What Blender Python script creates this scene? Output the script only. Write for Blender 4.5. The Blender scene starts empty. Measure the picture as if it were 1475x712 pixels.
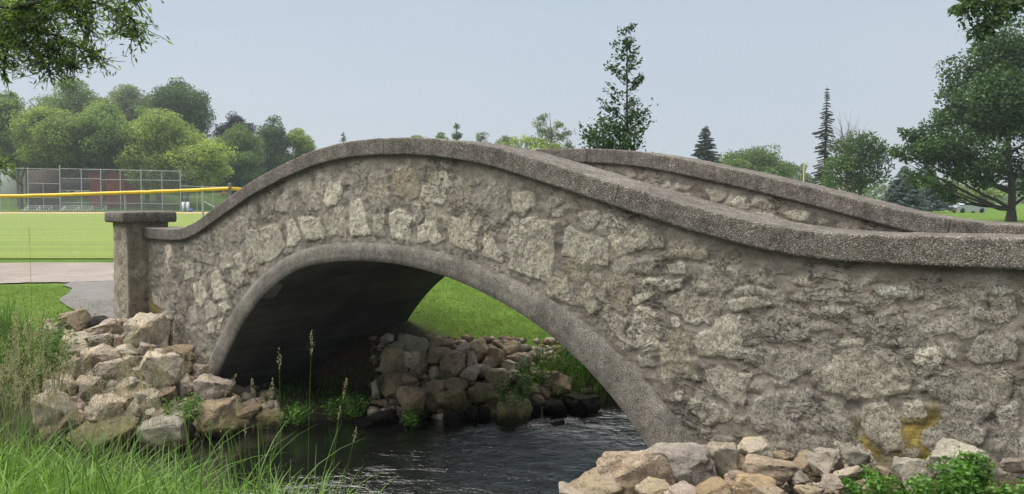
import bpy, bmesh, math, random
import numpy as np
from mathutils import Vector, Matrix, noise as mnoise

# ------------------------------------------------------------------ camera, sky, sun
S = bpy.context.scene
F = 1060.0; PW, PH = 1475.0, 712.0
YAW = math.radians(42); PITCH = math.atan(68.0 / F)
CAM = np.array([0.0, -5.2, 0.0])                   # eye level is z = 0
FW = np.array([-math.sin(YAW) * math.cos(PITCH), math.cos(YAW) * math.cos(PITCH), -math.sin(PITCH)])
RT = np.array([math.cos(YAW), math.sin(YAW), 0.0])
UP = np.cross(RT, FW)
cam = bpy.data.objects.new('camera', bpy.data.cameras.new('camera'))
S.collection.objects.link(cam)
M = Matrix(((RT[0], UP[0], -FW[0], CAM[0]), (RT[1], UP[1], -FW[1], CAM[1]), (RT[2], UP[2], -FW[2], CAM[2]), (0, 0, 0, 1)))
cam.matrix_world = M
cam.data.sensor_width = 36; cam.data.lens = 36 * F / PW
cam.data.clip_end = 3000; cam.data.clip_start = 0.05
S.camera = cam
SUN_EL = math.radians(62); SUN_AZ = math.radians(238)    # azimuth clockwise from +Y
world = bpy.data.worlds.new("World"); S.world = world; world.use_nodes = True
nt = world.node_tree; bg = nt.nodes['Background']
sky = nt.nodes.new('ShaderNodeTexSky'); sky.sky_type = 'NISHITA'; sky.sun_disc = False
sky.sun_elevation = SUN_EL; sky.sun_rotation = SUN_AZ; sky.dust_density = 4.0; sky.ozone_density = 1.2; sky.air_density = 1.0
mixw = nt.nodes.new('ShaderNodeMix'); mixw.data_type = 'RGBA'; mixw.inputs[0].default_value = 0.93
# overcast veil: pale blue-grey above, slightly warmer and brighter low down
geo = nt.nodes.new('ShaderNodeNewGeometry'); sep = nt.nodes.new('ShaderNodeSeparateXYZ'); rmp = nt.nodes.new('ShaderNodeValToRGB')
nt.links.new(geo.outputs['Incoming'], sep.inputs[0])
mul = nt.nodes.new('ShaderNodeMath'); mul.operation = 'MULTIPLY'; mul.inputs[1].default_value = -1
nt.links.new(sep.outputs[2], mul.inputs[0]); nt.links.new(mul.outputs[0], rmp.inputs[0])
SK = 5.6
def skc(r, g, b): return (r, g, b, 1)
rmp.color_ramp.elements[0].position = 0.0; rmp.color_ramp.elements[0].color = skc(.62, .67, .72)
rmp.color_ramp.elements[1].position = 0.9; rmp.color_ramp.elements[1].color = skc(.60, .66, .73)
e = rmp.color_ramp.elements.new(0.28); e.color = skc(.515, .61, .71)
vm = nt.nodes.new('ShaderNodeVectorMath'); vm.operation = 'SCALE'; vm.inputs['Scale'].default_value = .44 / 0.10
cn = nt.nodes.new('ShaderNodeTexNoise'); cn.inputs['Scale'].default_value = 1.6; cn.inputs['Detail'].default_value = 4; cmap = nt.nodes.new('ShaderNodeMapping'); cmap.inputs['Scale'].default_value = (1, 1, 4)
nt.links.new(geo.outputs['Incoming'], cmap.inputs[0]); nt.links.new(cmap.outputs[0], cn.inputs['Vector'])
cr_ = nt.nodes.new('ShaderNodeValToRGB'); cr_.color_ramp.elements[0].position = .3; cr_.color_ramp.elements[0].color = (.95, .97, .99, 1); cr_.color_ramp.elements[1].position = .7; cr_.color_ramp.elements[1].color = (1.06, 1.03, 1.01, 1)
nt.links.new(cn.outputs[0], cr_.inputs[0]); cm_ = nt.nodes.new('ShaderNodeMix'); cm_.data_type = 'RGBA'; cm_.blend_type = 'MULTIPLY'; cm_.inputs[0].default_value = 1
nt.links.new(rmp.outputs[0], cm_.inputs[6]); nt.links.new(cr_.outputs[0], cm_.inputs[7]); nt.links.new(cm_.outputs[2], vm.inputs[0])
nt.links.new(sky.outputs[0], mixw.inputs[6]); nt.links.new(vm.outputs[0], mixw.inputs[7])
nt.links.new(mixw.outputs[2], bg.inputs[0]); bg.inputs[1].default_value = 0.10
sl = bpy.data.lights.new('sun', 'SUN'); sl.energy = 3.1; sl.angle = math.radians(75); sl.color = (1, .96, .91)
sun = bpy.data.objects.new('sun', sl); S.collection.objects.link(sun)
sd = Vector((math.sin(SUN_AZ) * math.cos(SUN_EL), math.cos(SUN_AZ) * math.cos(SUN_EL), math.sin(SUN_EL)))
sun.rotation_euler = sd.to_track_quat('Z', 'Y').to_euler()
S.view_settings.view_transform = 'Standard'; S.view_settings.look = 'None'
S.view_settings.exposure = 1.17; S.view_settings.gamma = 1.0; S.view_settings.use_curve_mapping = False
S.cycles.max_bounces = 8; S.cycles.volume_bounces = 0

rng = np.random.default_rng(7); random.seed(7)

# ------------------------------------------------------------------ helpers
def ray(px, py):
    return FW + RT * ((px - PW / 2) / F) - UP * ((py - PH / 2) / F)
def at(px, py, d):                                 # point at forward distance d
    return CAM + ray(px, py) * d
def onz(px, py, z):
    r = ray(px, py); return CAM + r * (z / r[2])
def onplane(px, py, y):
    r = ray(px, py); return CAM + r * ((y - CAM[1]) / r[1])
def sstep(a, b, x):
    t = np.clip((np.asarray(x, float) - a) / (b - a), 0, 1); return t * t * (3 - 2 * t)

def _hash(i, j, s):
    n = (i.astype(np.int64) * 374761393 + j.astype(np.int64) * 668265263 + s * 1274126177) & 0x7fffffff
    n = (n ^ (n >> 13)) * 1274126177 & 0x7fffffff
    n = (n ^ (n >> 16)) & 0x7fffffff
    return n / 2147483647.0
def vnoise(x, y, s=0):
    i = np.floor(x); j = np.floor(y); fx = x - i; fy = y - j
    fx = fx * fx * (3 - 2 * fx); fy = fy * fy * (3 - 2 * fy)
    a = _hash(i, j, s); b = _hash(i + 1, j, s); c = _hash(i, j + 1, s); d = _hash(i + 1, j + 1, s)
    return (a * (1 - fx) + b * fx) * (1 - fy) + (c * (1 - fx) + d * fx) * fy
def fbm(x, y, s=0, o=4):
    r = 0; a = .5
    for k in range(o):
        r = r + a * (vnoise(x, y, s + k * 17) - .5) * 2; x = x * 2.03 + 5.1; y = y * 2.03 + 3.7; a *= .5
    return r

def mesh_np(name, V, Fc, mat=None, parent=None, smooth=False, attrs=None, cols=None, k=None, loc=None):
    V = np.asarray(V, np.float32); Fc = np.asarray(Fc, np.int32)
    me = bpy.data.meshes.new(name); n = len(Fc); kk = Fc.shape[1]
    me.vertices.add(len(V)); me.vertices.foreach_set('co', V.ravel())
    me.loops.add(n * kk); me.loops.foreach_set('vertex_index', Fc.ravel())
    me.polygons.add(n); me.polygons.foreach_set('loop_start', np.arange(n, dtype=np.int32) * kk)
    try: me.polygons.foreach_set('loop_total', np.full(n, kk, np.int32))
    except Exception: pass
    me.update(calc_edges=True)
    if smooth: me.polygons.foreach_set('use_smooth', np.ones(n, bool))
    for nm, a in (attrs or {}).items():
        at_ = me.attributes.new(nm, 'FLOAT', 'POINT'); at_.data.foreach_set('value', np.asarray(a, np.float32))
    for nm, a in (cols or {}).items():
        at_ = me.attributes.new(nm, 'FLOAT_COLOR', 'POINT')
        a = np.asarray(a, np.float32); a = np.concatenate([a, np.ones((len(a), 1), np.float32)], 1)
        at_.data.foreach_set('color', a.ravel())
    if mat: me.materials.append(mat)
    o = bpy.data.objects.new(name, me); S.collection.objects.link(o)
    if parent: o.parent = parent
    return o
def empty(name, loc=(0, 0, 0)):
    o = bpy.data.objects.new(name, None); S.collection.objects.link(o); o.location = loc; o.empty_display_size = .2
    return o
def tag(o, label=None, cat=None, group=None, kind=None):
    if label: o['label'] = label
    if cat: o['category'] = cat
    if group: o['group'] = group
    if kind: o['kind'] = kind
    return o

class MB:
    """collects quads (tubes, boxes, leaves) into one mesh"""
    def __init__(s): s.V = []; s.F = []; s.n = 0; s.T = []
    def add(s, V, Fc, t=0.5):
        V = np.asarray(V, float); s.V.append(V); s.F.append(np.asarray(Fc) + s.n); s.n += len(V)
        s.T.append(np.full(len(V), t) if np.isscalar(t) else t)
    def box(s, a, b, t=.5):
        x0, y0, z0 = a; x1, y1, z1 = b
        s.add([(x0, y0, z0), (x1, y0, z0), (x1, y1, z0), (x0, y1, z0), (x0, y0, z1), (x1, y0, z1), (x1, y1, z1), (x0, y1, z1)],
              [(0, 3, 2, 1), (4, 5, 6, 7), (0, 1, 5, 4), (1, 2, 6, 5), (2, 3, 7, 6), (3, 0, 4, 7)], t)
    def tube(s, P, R, n=6, t=.5, cap=True):
        P = np.asarray(P, float); m = len(P); R = np.full(m, R) if np.isscalar(R) else np.asarray(R)
        T = np.gradient(P, axis=0); T /= np.linalg.norm(T, axis=1)[:, None] + 1e-9
        up = np.array([0, 0, 1.0]) if abs(T[0][2]) < .9 else np.array([1.0, 0, 0])
        A = np.cross(T, up); A /= np.linalg.norm(A, axis=1)[:, None] + 1e-9; B = np.cross(T, A)
        th = np.arange(n) * 2 * math.pi / n
        V = P[:, None] + R[:, None, None] * (A[:, None] * np.cos(th)[None, :, None] + B[:, None] * np.sin(th)[None, :, None])
        i = np.arange(m - 1)[:, None]; j = np.arange(n)[None]
        a = i * n + j; b = i * n + (j + 1) % n
        s.add(V.reshape(-1, 3), np.stack([a, b, b + n, a + n], -1).reshape(-1, 4), t)
        if cap:
            c = s.n
            s.add([P[-1]], np.zeros((0, 4), int), t)
            base = c - n; q = [(base + k, base + (k + 1) % n, c, c) for k in range(n)]
            s.F.append(np.array(q)) if False else None
    def build(s, name, mat, parent=None, smooth=False, cols=None):
        return mesh_np(name, np.concatenate(s.V), np.concatenate([f for f in s.F if len(f)]), mat, parent, smooth, {'t': np.concatenate(s.T)}, cols)

# --- node helper
def mat_new(name):
    m = bpy.data.materials.new(name); m.use_nodes = True; n = m.node_tree
    return m, n, n.nodes['Principled BSDF']
def N(nt, t, **kw):
    n = nt.nodes.new(t)
    for k, v in kw.items():
        if k.startswith('i_'): n.inputs[k[2:].replace('_', ' ')].default_value = v
        else: setattr(n, k, v)
    return n
def ramp(nt, fac, stops):
    r = nt.nodes.new('ShaderNodeValToRGB'); cr = r.color_ramp
    while len(cr.elements) < len(stops): cr.elements.new(.5)
    for e_, (p, c) in zip(cr.elements, stops): e_.position = p; e_.color = (c[0], c[1], c[2], 1) if not np.isscalar(c) else (c, c, c, 1)
    nt.links.new(fac, r.inputs[0]); return r.outputs[0]
def mix(nt, fac, a, b, bt='MIX'):
    m = nt.nodes.new('ShaderNodeMix'); m.data_type = 'RGBA'; m.blend_type = bt
    for s_, v in ((0, fac), (6, a), (7, b)):
        if hasattr(v, 'node'): nt.links.new(v, m.inputs[s_])
        else: m.inputs[s_].default_value = v if (s_ == 0) else ((v[0], v[1], v[2], 1) if not np.isscalar(v) else (v, v, v, 1))
    return m.outputs[2]
def math_(nt, op, a, b=None, c=None):
    m = nt.nodes.new('ShaderNodeMath'); m.operation = op
    for i, v in enumerate((a, b, c)):
        if v is None: continue
        if hasattr(v, 'node'): nt.links.new(v, m.inputs[i])
        else: m.inputs[i].default_value = v
    return m.outputs[0]
def objco(nt): return nt.nodes.new('ShaderNodeTexCoord').outputs['Object']
def noise_(nt, co, sc, det=4, rough=.55, dist=0):
    n = nt.nodes.new('ShaderNodeTexNoise'); n.inputs['Scale'].default_value = sc; n.inputs['Detail'].default_value = det
    n.inputs['Roughness'].default_value = rough; n.inputs['Distortion'].default_value = dist
    if co is not None: nt.links.new(co, n.inputs['Vector'])
    return n.outputs[0]
def bump_(nt, h, st, dist, prev=None):
    b = nt.nodes.new('ShaderNodeBump'); b.inputs['Strength'].default_value = st; b.inputs['Distance'].default_value = dist
    nt.links.new(h, b.inputs['Height'])
    if prev is not None: nt.links.new(prev, b.inputs['Normal'])
    return b.outputs[0]
def attr(nt, nm, out='Fac'):
    a = nt.nodes.new('ShaderNodeAttribute'); a.attribute_name = nm; return a.outputs[out]

def rotscale(nt, co, ang, scale):
    v = nt.nodes.new('ShaderNodeVectorRotate'); v.rotation_type = 'Z_AXIS'; v.inputs['Angle'].default_value = ang; nt.links.new(co, v.inputs['Vector'])
    m_ = nt.nodes.new('ShaderNodeMapping'); m_.inputs['Scale'].default_value = scale; nt.links.new(v.outputs[0], m_.inputs[0]); return m_
# ------------------------------------------------------------------ materials
def m_wall():
    m, n, p = mat_new('rubble_masonry'); co = objco(n)
    kk = attr(n, 'm'); ed = math_(n, 'ADD', kk, math_(n, 'MULTIPLY', math_(n, 'SUBTRACT', noise_(n, co, 34, 4, .65), .5), .9))
    k = ramp(n, ed, [(.46, 0.0), (.56, 1.0)]); c = mix(n, k, attr(n, 'cm', 'Color'), attr(n, 'col', 'Color'))
    n1 = noise_(n, co, 9, 5, .65); n2 = noise_(n, co, 55, 4, .7, 1.2); n3 = noise_(n, co, 150, 3, .7)
    v = N(n, 'ShaderNodeTexVoronoi', feature='F1'); v.inputs['Scale'].default_value = 42
    n.links.new(mix(n, .09, co, N_out_color(n, co, 14)), v.inputs['Vector'])
    c1 = mix(n, 1.0, c, ramp(n, n1, [(.3, .72), (.7, 1.25)]), 'MULTIPLY')
    c2 = mix(n, 1.0, c1, ramp(n, n2, [(.33, .8), (.5, 1.0), (.72, 1.2)]), 'MULTIPLY')
    pit = ramp(n, n2, [(.38, 0.0), (.46, 1.0)])             # open pores of the limestone
    por = math_(n, 'MULTIPLY', k, ramp(n, noise_(n, co, 3.1, 2, .5), [(.42, .15), (.58, 1.0)]))
    n4 = noise_(n, co, 38, 5, .8, 2.2)
    pc = mix(n, 1.0, c2, mix(n, por, 1.0, ramp(n, n4, [(.38, .35), (.48, 1.0)])), 'MULTIPLY')
    fine = mix(n, 1.0, pc, ramp(n, n3, [(.3, .82), (.7, 1.18)]), 'MULTIPLY')
    # hairline cracks and open joints
    wv = N(n, 'ShaderNodeMapping'); wv.inputs['Scale'].default_value = (2.1, 2.1, 4.6); n.links.new(co, wv.inputs[0])
    cr = noise_(n, wv.outputs[0], 1.5, 7, .68, .6); crk = ramp(n, cr, [(.486, 1.0), (.499, .0), (.501, .0), (.514, 1.0)])
    gate = ramp(n, noise_(n, co, 1.9, 3, .6), [(.5, 1.0), (.58, 0.0)])
    crk = math_(n, 'MAXIMUM', crk, gate)
    fine = mix(n, 1.0, fine, ramp(n, crk, [(0, .38), (1, 1.0)]), 'MULTIPLY')
    n.links.new(fine, p.inputs['Base Color']); p.inputs['Roughness'].default_value = .95; p.inputs['Specular IOR Level'].default_value = .15
    h = math_(n, 'ADD', math_(n, 'MULTIPLY', pit, math_(n, 'ADD', math_(n, 'MULTIPLY', k, .8), .12)), math_(n, 'MULTIPLY', n3, .35))
    h = math_(n, 'ADD', h, math_(n, 'MULTIPLY', crk, .9)); b = bump_(n, h, .9, .014); b = bump_(n, n1, .6, .035, b)
    n.links.new(b, p.inputs['Normal']); return m
def N_out_color(nt, co, sc):
    n = nt.nodes.new('ShaderNodeTexNoise'); n.inputs['Scale'].default_value = sc; nt.links.new(co, n.inputs['Vector']); return n.outputs['Color']
def m_aggregate(name, base, light, dark, sc, frac, rough_bump=.7, top=True):
    m, n, p = mat_new(name); co = objco(n)
    v = N(n, 'ShaderNodeTexVoronoi', feature='F1'); v.inputs['Scale'].default_value = sc; n.links.new(co, v.inputs['Vector'])
    r = N(n, 'ShaderNodeSeparateColor'); n.links.new(v.outputs['Color'], r.inputs[0])
    pebble = ramp(n, r.outputs[0], [(0, dark), (.30, base), (1 - frac - .1, base), (1 - frac, light), (1, light)])
    gap = ramp(n, v.outputs['Distance'], [(.32, 1.0), (.6, .45)])
    big = ramp(n, noise_(n, co, 2.2, 5, .6), [(.3, .74), (.7, 1.22)])
    mid = ramp(n, noise_(n, co, 17, 4, .65), [(.3, .75), (.7, 1.2)])
    c = mix(n, 1, mix(n, 1, mix(n, 1, pebble, gap, 'MULTIPLY'), big, 'MULTIPLY'), mid, 'MULTIPLY')
    # vertical weathering streaks
    mp = N(n, 'ShaderNodeMapping'); mp.inputs['Scale'].default_value = (9, 9, .8); n.links.new(co, mp.inputs[0])
    st = ramp(n, noise_(n, mp.outputs[0], 1.0, 3, .6), [(.35, .8), (.6, 1.05)])
    c = mix(n, 1, c, st, 'MULTIPLY')
    pt = ramp(n, noise_(n, co, .9, 6, .7, .8), [(.44, 1.0), (.50, .72), (.53, 1.0)]); c = mix(n, .8, c, pt, 'MULTIPLY')
    ck = noise_(n, co, 1.3, 7, .72, .5); ck = ramp(n, ck, [(.494, 1.0), (.5, .45), (.506, 1.0)]); gt = ramp(n, noise_(n, co, .7, 2, .5), [(.52, 0.0), (.6, 1.0)]); c = mix(n, gt, c, mix(n, 1, c, ck, 'MULTIPLY'))
    n.links.new(c, p.inputs['Base Color']); p.inputs['Roughness'].default_value = .9; p.inputs['Specular IOR Level'].default_value = .2
    b = bump_(n, v.outputs['Distance'], rough_bump, -.006); b = bump_(n, noise_(n, co, 12, 5, .7), .5, .01, b)
    n.links.new(b, p.inputs['Normal']); return m
def m_rock():
    m, n, p = mat_new('limestone_rock'); co = objco(n)
    oi = N(n, 'ShaderNodeObjectInfo')
    ad = N(n, 'ShaderNodeVectorMath', operation='ADD'); sc = N(n, 'ShaderNodeVectorMath', operation='SCALE')
    cb = N(n, 'ShaderNodeCombineXYZ')
    for i in range(3): n.links.new(oi.outputs['Random'], cb.inputs[i])
    n.links.new(cb.outputs[0], sc.inputs[0]); sc.inputs['Scale'].default_value = 37
    n.links.new(co, ad.inputs[0]); n.links.new(sc.outputs[0], ad.inputs[1]); v = ad.outputs[0]
    n1 = noise_(n, v, 1.6, 5, .65); n2 = noise_(n, v, 9, 6, .75, .8); n3 = noise_(n, v, 30, 3, .7)
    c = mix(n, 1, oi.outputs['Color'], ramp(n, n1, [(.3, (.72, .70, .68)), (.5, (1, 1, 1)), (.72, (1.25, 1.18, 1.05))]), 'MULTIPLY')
    c = mix(n, 1, c, ramp(n, n2, [(.34, .45), (.46, .95), (.7, 1.25)]), 'MULTIPLY')
    c = mix(n, 1, c, ramp(n, n3, [(.3, .8), (.7, 1.15)]), 'MULTIPLY')
    gz = N(n, 'ShaderNodeNewGeometry'); sz = N(n, 'ShaderNodeSeparateXYZ'); n.links.new(gz.outputs['Position'], sz.inputs[0])
    hz_ = math_(n, 'ADD', sz.outputs[2], math_(n, 'MULTIPLY', math_(n, 'SUBTRACT', noise_(n, gz.outputs['Position'], 5, 4, .7), .5), .35))
    wet = ramp(n, math_(n, 'ADD', hz_, 3.6), [(.46, 1.0), (.58, 0.0)]); alg = ramp(n, math_(n, 'ADD', hz_, 3.6), [(.58, .5), (.72, 0.0)])
    c = mix(n, alg, c, mix(n, 1, c, (.55, .60, .30), 'MULTIPLY')); c = mix(n, wet, c, mix(n, 1, c, (.20, .19, .17), 'MULTIPLY'))
    n.links.new(c, p.inputs['Base Color']); p.inputs['Roughness'].default_value = .93; p.inputs['Specular IOR Level'].default_value = .2
    b = bump_(n, n2, .75, .1); b = bump_(n, n3, .7, .05, b); n.links.new(b, p.inputs['Normal']); return m
def m_leaf(name, c, var=.48, trans=.35, warm=0.0):
    m, n, p = mat_new(name)
    t = attr(n, 't')
    lo = tuple(x * (1 - var) for x in c); hi = tuple(min(1, x * (1 + var) + warm * w) for x, w in zip(c, (.03, .03, 0)))
    col = ramp(n, t, [(0, lo), (.5, c), (1, hi)])
    n.links.new(col, p.inputs['Base Color']); p.inputs['Roughness'].default_value = .55; p.inputs['Specular IOR Level'].default_value = .3
    tr = N(n, 'ShaderNodeBsdfTranslucent'); n.links.new(mix(n, 1, col, (1.25, 1.3, .7), 'MULTIPLY'), tr.inputs[0])
    ms = N(n, 'ShaderNodeMixShader'); ms.inputs[0].default_value = trans
    n.links.new(p.outputs[0], ms.inputs[1]); n.links.new(tr.outputs[0], ms.inputs[2])
    n.links.new(ms.outputs[0], n.nodes['Material Output'].inputs[0]); return m
def m_plain(name, c, rough=.7, metal=0, bump=0, sc=20, var=.15):
    m, n, p = mat_new(name); co = objco(n); nn = noise_(n, co, sc, 4, .6)
    col = ramp(n, nn, [(.3, tuple(x * (1 - var) for x in c)), (.7, tuple(min(1, x * (1 + var)) for x in c))])
    n.links.new(col, p.inputs['Base Color']); p.inputs['Roughness'].default_value = rough; p.inputs['Metallic'].default_value = metal
    if bump: n.links.new(bump_(n, nn, .6, bump), p.inputs['Normal'])
    return m
def m_ground():
    m, n, p = mat_new('ground_cover'); co = objco(n); c = attr(n, 'col', 'Color')
    a = ramp(n, noise_(n, co, .9, 5, .65), [(.3, .8), (.7, 1.2)])
    b = ramp(n, noise_(n, co, 9, 5, .75), [(.3, .6), (.7, 1.35)])
    d = ramp(n, noise_(n, co, 60, 4, .75), [(.3, .55), (.7, 1.45)])
    x = mix(n, 1, mix(n, 1, mix(n, 1, c, a, 'MULTIPLY'), b, 'MULTIPLY'), d, 'MULTIPLY')
    n.links.new(x, p.inputs['Base Color']); p.inputs['Roughness'].default_value = .95; p.inputs['Specular IOR Level'].default_value = .1
    n.links.new(bump_(n, noise_(n, co, 40, 5, .8), .9, .03), p.inputs['Normal']); return m
def m_mown(name, c):
    m, n, p = mat_new(name); co = objco(n)
    mp = rotscale(n, co, -YAW, (.05, .45, 1))
    a = ramp(n, noise_(n, mp.outputs[0], 1.3, 4, .6), [(.3, (.82, .86, .9)), (.7, (1.22, 1.14, 1.0))])
    b = ramp(n, noise_(n, co, 14, 5, .75), [(.3, .72), (.7, 1.28)])
    x = mix(n, 1, mix(n, 1, c, a, 'MULTIPLY'), b, 'MULTIPLY')
    n.links.new(x, p.inputs['Base Color']); p.inputs['Roughness'].default_value = .9; p.inputs['Specular IOR Level'].default_value = .15
    n.links.new(bump_(n, noise_(n, co, 30, 4, .8), .6, .03), p.inputs['Normal']); return m
def m_asphalt():
    m, n, p = mat_new('asphalt_path'); co = objco(n); k = attr(n, 'm')
    base = mix(n, k, (.25, .215, .185), (.16, .148, .138))
    a = ramp(n, noise_(n, co, .8, 5, .6), [(.3, .85), (.7, 1.12)]); b = ramp(n, noise_(n, co, 70, 3, .7), [(.3, .8), (.7, 1.2)])
    mp = rotscale(n, co, -YAW, (.5, 3.2, 1))
    cr = ramp(n, noise_(n, mp.outputs[0], 1.2, 6, .7, .5), [(.485, 1.0), (.5, .62), (.515, 1.0)])
    x = mix(n, 1, mix(n, 1, mix(n, 1, base, a, 'MULTIPLY'), b, 'MULTIPLY'), cr, 'MULTIPLY')
    n.links.new(x, p.inputs['Base Color']); p.inputs['Roughness'].default_value = .95; p.inputs['Specular IOR Level'].default_value = .15
    return m
def m_water():
    m, n, p = mat_new('stream_water'); co = objco(n)
    mp = rotscale(n, co, -YAW, (1.0, 1.7, 1))
    a = noise_(n, mp.outputs[0], 2.2, 5, .62, .9); b = noise_(n, mp.outputs[0], 9.5, 4, .6, .6)
    sp = N(n, 'ShaderNodeSeparateXYZ'); n.links.new(co, sp.inputs[0])
    rf = ramp(n, math_(n, 'MULTIPLY_ADD', math_(n, 'ADD', sp.outputs[0], math_(n, 'MULTIPLY', noise_(n, co, .8, 2, .5), 1.2)), .25, 2.35), [(.52, .08), (.78, 1.0)])
    hh = math_(n, 'MULTIPLY', math_(n, 'ADD', math_(n, 'MULTIPLY', a, 1.0), math_(n, 'MULTIPLY', b, .28)), rf)
    n.links.new(bump_(n, hh, 1.0, .075), p.inputs['Normal'])
    p.inputs['Base Color'].default_value = (.010, .012, .008, 1); p.inputs['Roughness'].default_value = .06; p.inputs['IOR'].default_value = 2.5
    return m
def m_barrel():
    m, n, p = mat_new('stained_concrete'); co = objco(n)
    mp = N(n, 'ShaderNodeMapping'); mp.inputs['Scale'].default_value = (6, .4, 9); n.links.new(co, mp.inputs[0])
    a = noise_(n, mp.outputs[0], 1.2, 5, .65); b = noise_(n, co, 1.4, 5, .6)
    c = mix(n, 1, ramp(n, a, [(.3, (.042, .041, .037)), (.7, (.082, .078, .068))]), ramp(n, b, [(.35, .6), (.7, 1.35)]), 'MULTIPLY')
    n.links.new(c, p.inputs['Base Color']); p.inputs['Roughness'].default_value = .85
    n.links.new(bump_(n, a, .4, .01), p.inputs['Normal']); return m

MW = m_wall()
M_COP = m_aggregate('exposed_aggregate_coping', (.24, .212, .178), (.45, .41, .35), (.14, .123, .103), 115, .07)
M_RING = m_aggregate('arch_ring_concrete', (.27, .245, .205), (.40, .37, .32), (.21, .19, .16), 130, .05, .3)
M_BAR = m_barrel(); M_ROCK = m_rock(); M_GR = m_ground(); M_WAT = m_water(); M_ASP = m_asphalt()
M_FIELD = m_mown('outfield_turf', (.175, .235, .045)); M_TAN = m_mown('infield_clay', (.50, .36, .20))
M_BARK = m_plain('bark', (.095, .078, .06), .9, 0, .02, 9, .35); M_BARKD = m_plain('dark_bark', (.05, .043, .036), .9, 0, .02, 9, .3)
M_YEL = m_plain('yellow_plastic', (.80, .50, .02), .5, 0, 0, 3, .12)
M_GALV = m_plain('galvanised_steel', (.42, .43, .42), .5, .4, 0, 8, .12)
M_DGALV = m_plain('weathered_post', (.22, .22, .21), .6, .3, 0, 8, .2)
M_ALU = m_plain('bleacher_metal', (.62, .63, .64), .4, .2)
M_NET = m_plain('dark_windscreen', (.035, .033, .032), .9)
M_RED = m_plain('red_siding', (.55, .11, .085), .8, 0, .01, 3, .25); M_ROOF = m_plain('grey_shingle', (.16, .12, .11), .9, 0, .02, 6, .2)
M_WHITE = m_plain('white_siding', (.72, .74, .78), .7); M_DARK = m_plain('dark_glass', (.02, .022, .025), .2)

# ------------------------------------------------------------------ bridge curves (u = x along the bridge)
def curve(pts, sm=.12, lo=-14.6, hi=3.2):
    P = np.array(pts, float); P = P[np.argsort(P[:, 0])]
    u = np.arange(lo, hi, .01); z = np.interp(u, P[:, 0], P[:, 1])
    k = np.exp(-.5 * (np.arange(-60, 61) * .01 / (sm * 1.0)) ** 2); k /= k.sum()
    zp = np.pad(z, 60, 'edge'); z = np.convolve(zp, k, 'valid')
    return lambda x: np.interp(x, u, z)
ZB = curve([(-14.5, -.66), (-13.2, -.66), (-12.3, -.66), (-11.65, -.64), (-11.14, -.52), (-10.19, -.18), (-9.35, .10), (-8.59, .29), (-7.92, .43), (-7.30, .495),
            (-6.75, .505), (-6.24, .49), (-5.76, .455), (-5.33, .40), (-4.92, .33), (-4.55, .235), (-4.12, .12), (-3.68, .0), (-3.31, -.10), (-2.97, -.19), (-2.66, -.265),
            (-2.36, -.33), (-2.09, -.38), (-1.83, -.405), (-1.59, -.415), (-.67, -.405), (3.2, -.40)], .16)
ZBF = curve([(-14.5, -.66), (-12.0, -.65), (-11.2, -.5), (-10.2, -.16), (-9.35, .12), (-8.6, .32), (-7.9, .44), (-7.3, .50), (-6.6, .525), (-5.7, .49), (-5.1, .43), (-4.6, .345),
             (-3.68, .14), (-2.86, -.06), (-2.13, -.26), (-1.75, -.35), (-1.2, -.41), (-.6, -.42), (3.2, -.42)], .16)
IN = np.array([(-11.3, -3.7), (-11.02, -3.2), (-10.69, -2.73), (-10.36, -2.33), (-9.95, -1.86), (-9.5, -1.48), (-9.1, -1.22), (-8.73, -1.02), (-8.3, -.87), (-7.91, -.78), (-7.17, -.71),
               (-6.57, -.695), (-6.07, -.72), (-5.52, -.79), (-5.18, -.87), (-4.78, -.98), (-4.41, -1.11), (-4.05, -1.28), (-3.69, -1.52), (-3.35, -1.79), (-3.11, -2.07), (-2.62, -2.65), (-2.1, -3.3), (-1.85, -3.7)])
def resample(P, step):
    s = np.concatenate([[0], np.cumsum(np.linalg.norm(np.diff(P, axis=0), axis=1))]); t = np.arange(0, s[-1], step)
    Q = np.stack([np.interp(t, s, P[:, i]) for i in range(P.shape[1])], 1)
    k = np.exp(-.5 * (np.arange(-30, 31) * step / .28) ** 2); k /= k.sum()
    R_ = np.stack([np.convolve(np.concatenate([2 * Q[0, i] - Q[30:0:-1, i], Q[:, i], 2 * Q[-1, i] - Q[-2:-32:-1, i]]), k, 'valid') for i in range(P.shape[1])], 1)
    return R_
ARC = resample(IN, .03)
AT = np.gradient(ARC, axis=0); AT /= np.linalg.norm(AT, axis=1)[:, None]; AN = np.stack([-AT[:, 1], AT[:, 0]], 1)   # outward normal (up at the crown)
if AN[len(AN) // 2, 1] < 0: AN = -AN
RTH = .215 + .15 * np.clip(np.abs(ARC[:, 0] + 6.8) / 3.6, 0, 1.2) ** 2
W_BR = 3.3; WALL = .5
ZIN = lambda u: np.interp(u, ARC[:, 0], ARC[:, 1], left=-9, right=-9)
EXT = ARC + AN * (RTH - .05)[:, None]
ZEX = lambda u: np.interp(u, EXT[:, 0], EXT[:, 1], left=-9, right=-9)

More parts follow.
